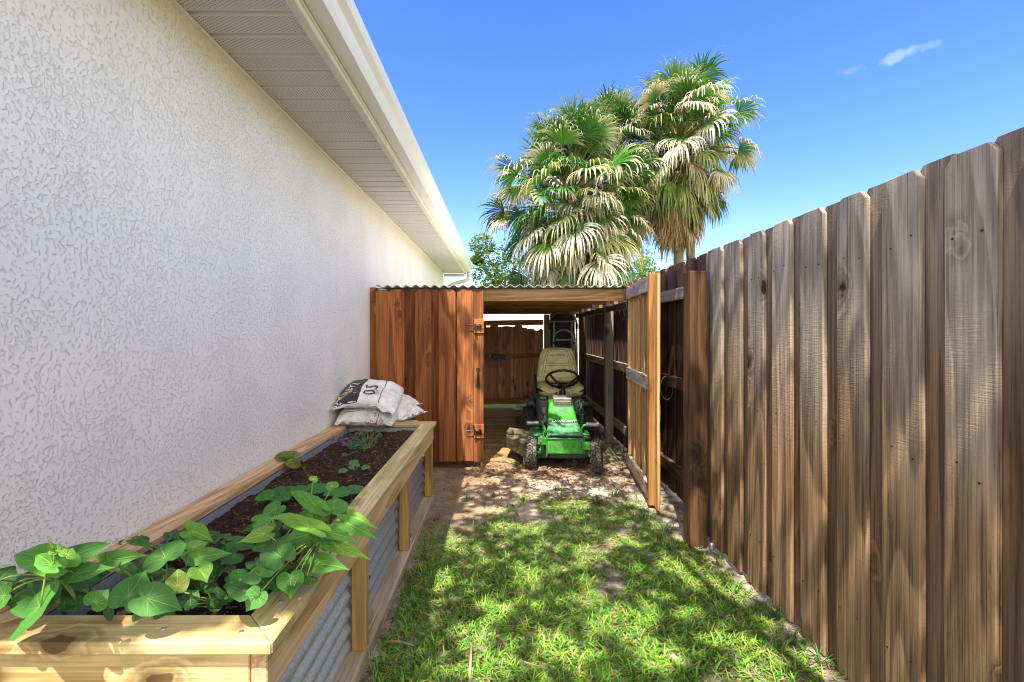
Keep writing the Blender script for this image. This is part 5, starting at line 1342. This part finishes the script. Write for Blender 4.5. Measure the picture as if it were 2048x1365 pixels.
pp(.60, 4.75, .5, .10, .10); pp(.66, 4.56, .42, .07, .07); pp(.64, 4.92, .66, .10, .05); pp(.33, 4.3, .26, .06, .05); pp(.6, 4.42, .37, .12, .03)
pp(-.98, 1.03, .5, .13, .035); pp(-.68, 1.03, .53, .11, .045); pp(-.85, 1.03, .42, .16, .03); pp(-.56, 1.04, .58, .06, .04)
CH = 5.1
r = random.Random(77)
oak = thing('oak_tree', 'large leafy tree overhanging the yard from behind, outside the frame, dappling the ground', 'tree', (1.9, -4.2, 0))
m = MB(); cnt = 0
def inhole(gx, gy):
    for hx, hy, rx, ry in holes:
        if ((gx-hx)/(rx+.04))**2 + ((gy-hy)/(ry+.04))**2 < 1.0 + .5*nz(gx*9, gy*9, 3): return True
    return False
while cnt < 23000:
    gx = r.uniform(-1.5, 1.95); gy = r.uniform(-2.4, 5.45)
    z = CH + r.uniform(-.3,.3) + 0.2*nz(gx*1.5, gy*1.5)
    jx, jy = gx + r.gauss(0,.012), gy + r.gauss(0,.012)
    edge = nz(gx*2.1+5, gy*2.1, 1)
    if (gy > 5.15+0.25*edge) or inhole(jx, jy): continue
    if gx > 0.08 and nz(gx*7, gy*7, 9) > 0.56: continue
    p = Vector((gx - SX*z, gy - SY*z, z))
    a = Vector((r.gauss(0,1), r.gauss(0,1), r.gauss(0,.35))).normalized()
    b = a.cross(Vector((r.gauss(0,.35), r.gauss(0,.35), 1))).normalized(); s = r.uniform(.035,.055)
    m.add([p - a*s, p + b*s*.5, p + a*s, p - b*s*.5], [(0,1,2,3)]); cnt += 1
m.build('crown', leafmat('oak_leaves', (0.03,0.09,0.02), (0.09,0.17,0.03), .5, .15), oak)
t = MB(); t.tube([(1.9,-4.2,-.1),(1.85,-4.2,1.8),(1.5,-3.6,3.4),(.9,-2.4,4.7)], [.3,.24,.18,.12], 12)
for e_ in ((-1.2,-1.4,5.1),(-.6,-.4,5.1),(.3,1.6,5.1),(.1,-1.2,5.1),(.9,.9,5.1),(-.5,-1.8,5.1)):
    t.tube([(.9,-2.4,4.7), (Vector((.9,-2.4,4.7))+Vector(e_))/2+Vector((0,0,.15)), e_], [.06,.035,.012], 7)
t.build('trunk', MAT['palmbark'], oak, smooth=True)

# ---------------------------------------------------------------- grass
r = random.Random(99)
m = MB(); cols = []
def dens(x, y):
    d = 1.0
    d *= sm(1.29, 1.10, x + .06*nz(y*5, 3)) if y < 2.9 else sm(1.15, .95, x+.05*nz(y*5,3))
    d *= sm(-.54, -.44, x + .05*nz(y*6, 7))
    lim = 3.68 - 0.6*sm(.15, -.25, x) + 0.25*nz(x*3, 11)
    d *= sm(lim+.12, lim-.35, y)
    d *= sm(-.42, -.05, nz(x*2.6, y*2.6, 2) + .45*nz(x*7, y*7, 4) + .30 - .26*sm(2.3, 3.3, y))
    return d
def blade(x, y, h, az, bend, w, col):
    z = gz(x, y)-.003; p = Vector((x, y, z)); d = Vector((math.cos(az)*.35, math.sin(az)*.35, 1)).normalized(); s = Vector((-math.sin(az), math.cos(az), 0))
    vs = []
    for i in range(4):
        t = i/3; ww = w*(1-.12*t) if t < .7 else 0.0008
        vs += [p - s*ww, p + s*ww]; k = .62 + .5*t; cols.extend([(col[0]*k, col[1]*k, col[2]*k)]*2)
        d = (d + Vector((math.cos(az)*bend, math.sin(az)*bend, -.12*bend))).normalized(); p = p + d*h/3
    m.add(vs, [(2*i, 2*i+1, 2*i+3, 2*i+2) for i in range(3)])
nb = 0; tries = 0
while nb < 44000 and tries < 190000:
    tries += 1
    y = 0.55 + 3.35*r.random()**1.25; x = r.uniform(-.55, 1.27)
    if r.random() > dens(x, y): continue
    base = r.choice([(0.12,0.31,0.03),(0.19,0.41,0.04),(0.085,0.24,0.025),(0.27,0.47,0.05),(0.34,0.50,0.06)])
    if r.random() < .07: base = (0.34,0.27,0.12)
    az = r.uniform(0, 6.283); h = r.uniform(.02,.058)*(1.1 if y < 2.6 else .9)
    blade(x, y, h, az, r.uniform(.25,1.1), r.uniform(.0016,.0034), base); nb += 1
def tuft(x, y, n_, h, w=.0025, sp=.02, col=(0.07,0.20,0.03)):
    for i in range(n_): blade(x+r.gauss(0,sp), y+r.gauss(0,sp), h*r.uniform(.6,1.1), r.uniform(0,6.283), r.uniform(.1,.6), w*r.uniform(.7,1.2), tuple(c*r.uniform(.7,1.3) for c in col))
for px, py, n_, h in ((935,995,14,.07),(1195,1010,24,.12),(1235,990,26,.10),(1275,1005,10,.09),(1290,1040,30,.10),(1050,1000,26,.07),(1330,1060,26,.09),(1250,1000,14,.06),(985,990,14,.05),(1120,985,30,.06),(1480,1180,20,.08),(1440,1120,20,.07),(1560,1240,24,.09),(1600,1290,20,.08),(1640,1330,22,.09),(1690,1350,14,.08),(800,1240,18,.08),(830,1180,20,.07),(850,1120,16,.05),(870,1040,14,.05),(780,1290,14,.07),(1330,1100,20,.08),(1370,1090,16,.07)):
    p = at(px, py, 0); tuft(p.x, p.y, n_, h)
m.c = cols
MAT['grass'] = leafmat('grass_blades', None, None, .5, .35, attr=True)
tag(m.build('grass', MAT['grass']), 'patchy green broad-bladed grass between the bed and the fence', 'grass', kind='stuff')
# long blades by the gate and lawn behind the shed
m = MB(); cols = []
for px, py in ((1240,900),(1246,905),(1238,895),(1250,912),(1232,890),(1236,915)):
    p = at(px, py+28, 0)
    for k in range(2): blade(p.x+r.gauss(0,.02), p.y+r.gauss(0,.02), r.uniform(.2,.34), r.uniform(2.2,3.6), r.uniform(.15,.4), .004, (0.13,0.24,0.05))
m.c = cols; tag(m.build('weed', MAT['grass']), 'long thin green blades of a weed at the foot of the open gate leaf', 'weed')
m = MB(); cols = []
for i in range(2600): blade(r.uniform(.23, 2.0), r.uniform(7.66, 9.4), r.uniform(.04,.09), r.uniform(0,6.28), .5, .006, (0.16,0.30,0.05))
m.c = cols; tag(m.build('lawn_grass', MAT['grass']), 'sunlit lawn grass glimpsed under the rear gate', 'grass', kind='stuff')
# stones, shells and dry leaves
def stone(m, x, y, s, z=None, flat=.6):
    z = gz(x, y) if z is None else z
    M = tr(x, y, z + s*flat*.35) @ rotz(r.uniform(0,6.3)) @ Matrix.Diagonal((s*r.uniform(.8,1.3), s, s*flat, 1)) @ rotx(r.uniform(-.4,.4))
    vs = []; k = r.uniform(0, 99)
    for i, (rr_, zz) in enumerate(((0.0,-.9),(.75,-.55),(1,0),(.78,.55),(0.0,.9))):
        if rr_ == 0: vs.append((0,0,zz)); continue
        for j in range(7): a = j*2*math.pi/7; q = rr_*(1+.25*nz(math.cos(a)+k, math.sin(a), zz)); vs.append((math.cos(a)*q, math.sin(a)*q, zz*(1+.2*nz(a, k))))
    fs = [(0,1+(j+1)%7,1+j) for j in range(7)] + [(1+i*7+j,1+i*7+(j+1)%7,8+i*7+(j+1)%7,8+i*7+j) for i in range(2) for j in range(7)] + [(15+j,15+(j+1)%7,22) for j in range(7)]
    m.add(vs, fs, M)
m = MB()
for i in range(900):
    x = r.uniform(.62, 1.33); y = r.uniform(4.15, 7.0)
    if x < .95 and y < 4.55 and r.random() < .7: continue
    stone(m, x, y, r.uniform(.014,.036))
for i in range(160): stone(m, r.uniform(-.02,.30), r.uniform(4.55,5.3), r.uniform(.014,.035))
MAT['stone'] = leafmat('river_stone', (0.06,0.045,0.035), (0.28,0.21,0.15), .7, 0.0)
tag(m.build('river_stones', MAT['stone'], smooth=True), 'rounded brown and grey stones around the mower and along the shed fence', 'stones', kind='stuff')
m = MB()
for i in range(520):
    x = r.gauss(.65,.30); y = r.gauss(3.86,.15)
    if not (-.3 < x < 1.2 and 3.3 < y < 4.5): continue
    stone(m, x, y, r.uniform(.005,.015), flat=.35)
MAT['shell'] = leafmat('white_shell', (0.34,0.30,0.26), (0.66,0.60,0.52), .7, 0.0)
tag(m.build('shell_fragments', MAT['shell']), 'white crushed shell scattered on the sand in front of the mower', 'shell gravel', kind='stuff')
m = MB()
def dryleaf(x, y, s, z):
    az = r.uniform(0,6.3); M = tr(x, y, z) @ rotz(az) @ rotx(r.uniform(-.5,.5)) @ roty(r.uniform(-.4,.4)); cu = r.uniform(.1,.5)
    m.add([(-s,0,0),(-s*.3,s*.36,cu*s*.4),(s*.4,s*.32,cu*s*.4),(s,0,cu*s*.3),(s*.4,-s*.32,cu*s*.35),(-s*.3,-s*.36,cu*s*.4),(0,0,0)], [(0,6,1),(1,6,2),(2,6,3),(3,6,4),(4,6,5),(5,6,0)], M)
for i in range(2300):
    q = r.random()
    if q < .52: x, y = r.gauss(.42,.5), r.gauss(4.15,.30)
    elif q < .75: x, y = r.uniform(.2,.62), r.uniform(5.0,7.6)
    elif q < .83: x, y = r.uniform(-.5,.2), r.uniform(4.2,4.6)
    elif q < .92: x, y = r.uniform(1.0,1.3), r.uniform(1.5,4.2)
    else: x, y = r.uniform(-.5,1.2), r.uniform(1.2,4.2)
    if not (-.5 < x < 1.33): continue
    dryleaf(x, y, r.uniform(.008,.02)*(1.5 if q >= .4 and q < .75 else 1), gz(x, y)+r.uniform(.004,.014))
MAT['dryleaf'] = leafmat('dry_brown_leaf', (0.10,0.045,0.02), (0.36,0.17,0.075), .6, .1)
tag(m.build('leaf_litter', MAT['dryleaf']), 'dry brown leaves scattered over the sand and under the mower', 'leaf litter', kind='stuff')
m = MB()
for i in range(1400):        # dead grass thatch and straw
    x, y = r.uniform(-.5,1.28), .6 + 3.3*r.random()**1.2
    if x < 1.0 and x > -.36 and r.random() < .5: continue
    az = r.uniform(0,6.3); L = r.uniform(.015,.05); z = gz(x,y)+r.uniform(.003,.012); w = r.uniform(.0008,.002)
    c, s = math.cos(az), math.sin(az)
    m.add([(x-c*L-s*w,y-s*L+c*w,z),(x-c*L+s*w,y-s*L-c*w,z),(x+c*L+s*w,y+s*L-c*w,z+r.uniform(0,.008)),(x+c*L-s*w,y+s*L+c*w,z+.002)], [(0,1,2,3)])
MAT['straw'] = leafmat('dead_straw', (0.22,0.16,0.09), (0.50,0.40,0.25), .8, .1)
tag(m.build('dry_thatch', MAT['straw']), 'dead straw-coloured grass bits along the bed and the fence foot', 'thatch', kind='stuff')
# twigs
def twig(label, pts, rad):
    m = MB(); m.tube(pts, rad, 6); tag(m.build('twig', MAT['straw'], smooth=True), label, 'twig')
a_, b_ = at(768,1285,.02), at(828,1292,.015); twig('dead pale twig lying beside the bed\'s base rail', [a_, (a_+b_)/2+Vector((0,.005,.008)), b_], [.006,.005,.003])
a_, b_ = at(943,1292,.03), at(938,1380,.012); twig('pale split stick lying in the near grass, pointing at the camera', [a_, (a_+b_)/2, b_], [.005,.006,.006])
a_, b_ = at(725,1272,.11), at(742,1330,.01); twig('thin reddish dry stalk leaning on the bed\'s upright', [a_, (a_+b_)/2+Vector((.008,0,0)), b_], [.0025,.0025,.003])
a_, b_ = at(882,1010,.012), at(945,1006,.015); 
m = MB(); m.tube([a_, (a_+b_)/2+Vector((0,0,.012)), b_], [.003,.003,.001], 5); tag(m.build('grass_runner', MAT['vinestem']), 'single green grass runner lying on bare dirt in front of the shed door', 'grass runner')
p = at(1418,1098,.02); m = MB(); m.lathe([(0.001,.02),(.012,.02),(.016,.01),(.016,-.02)], 12, tr(1.262,2.76,.02)); tag(m.build('metal_cap', MAT['steel'], smooth=True), 'small shiny metal cap on the ground at the foot of the brown post', 'metal cap')
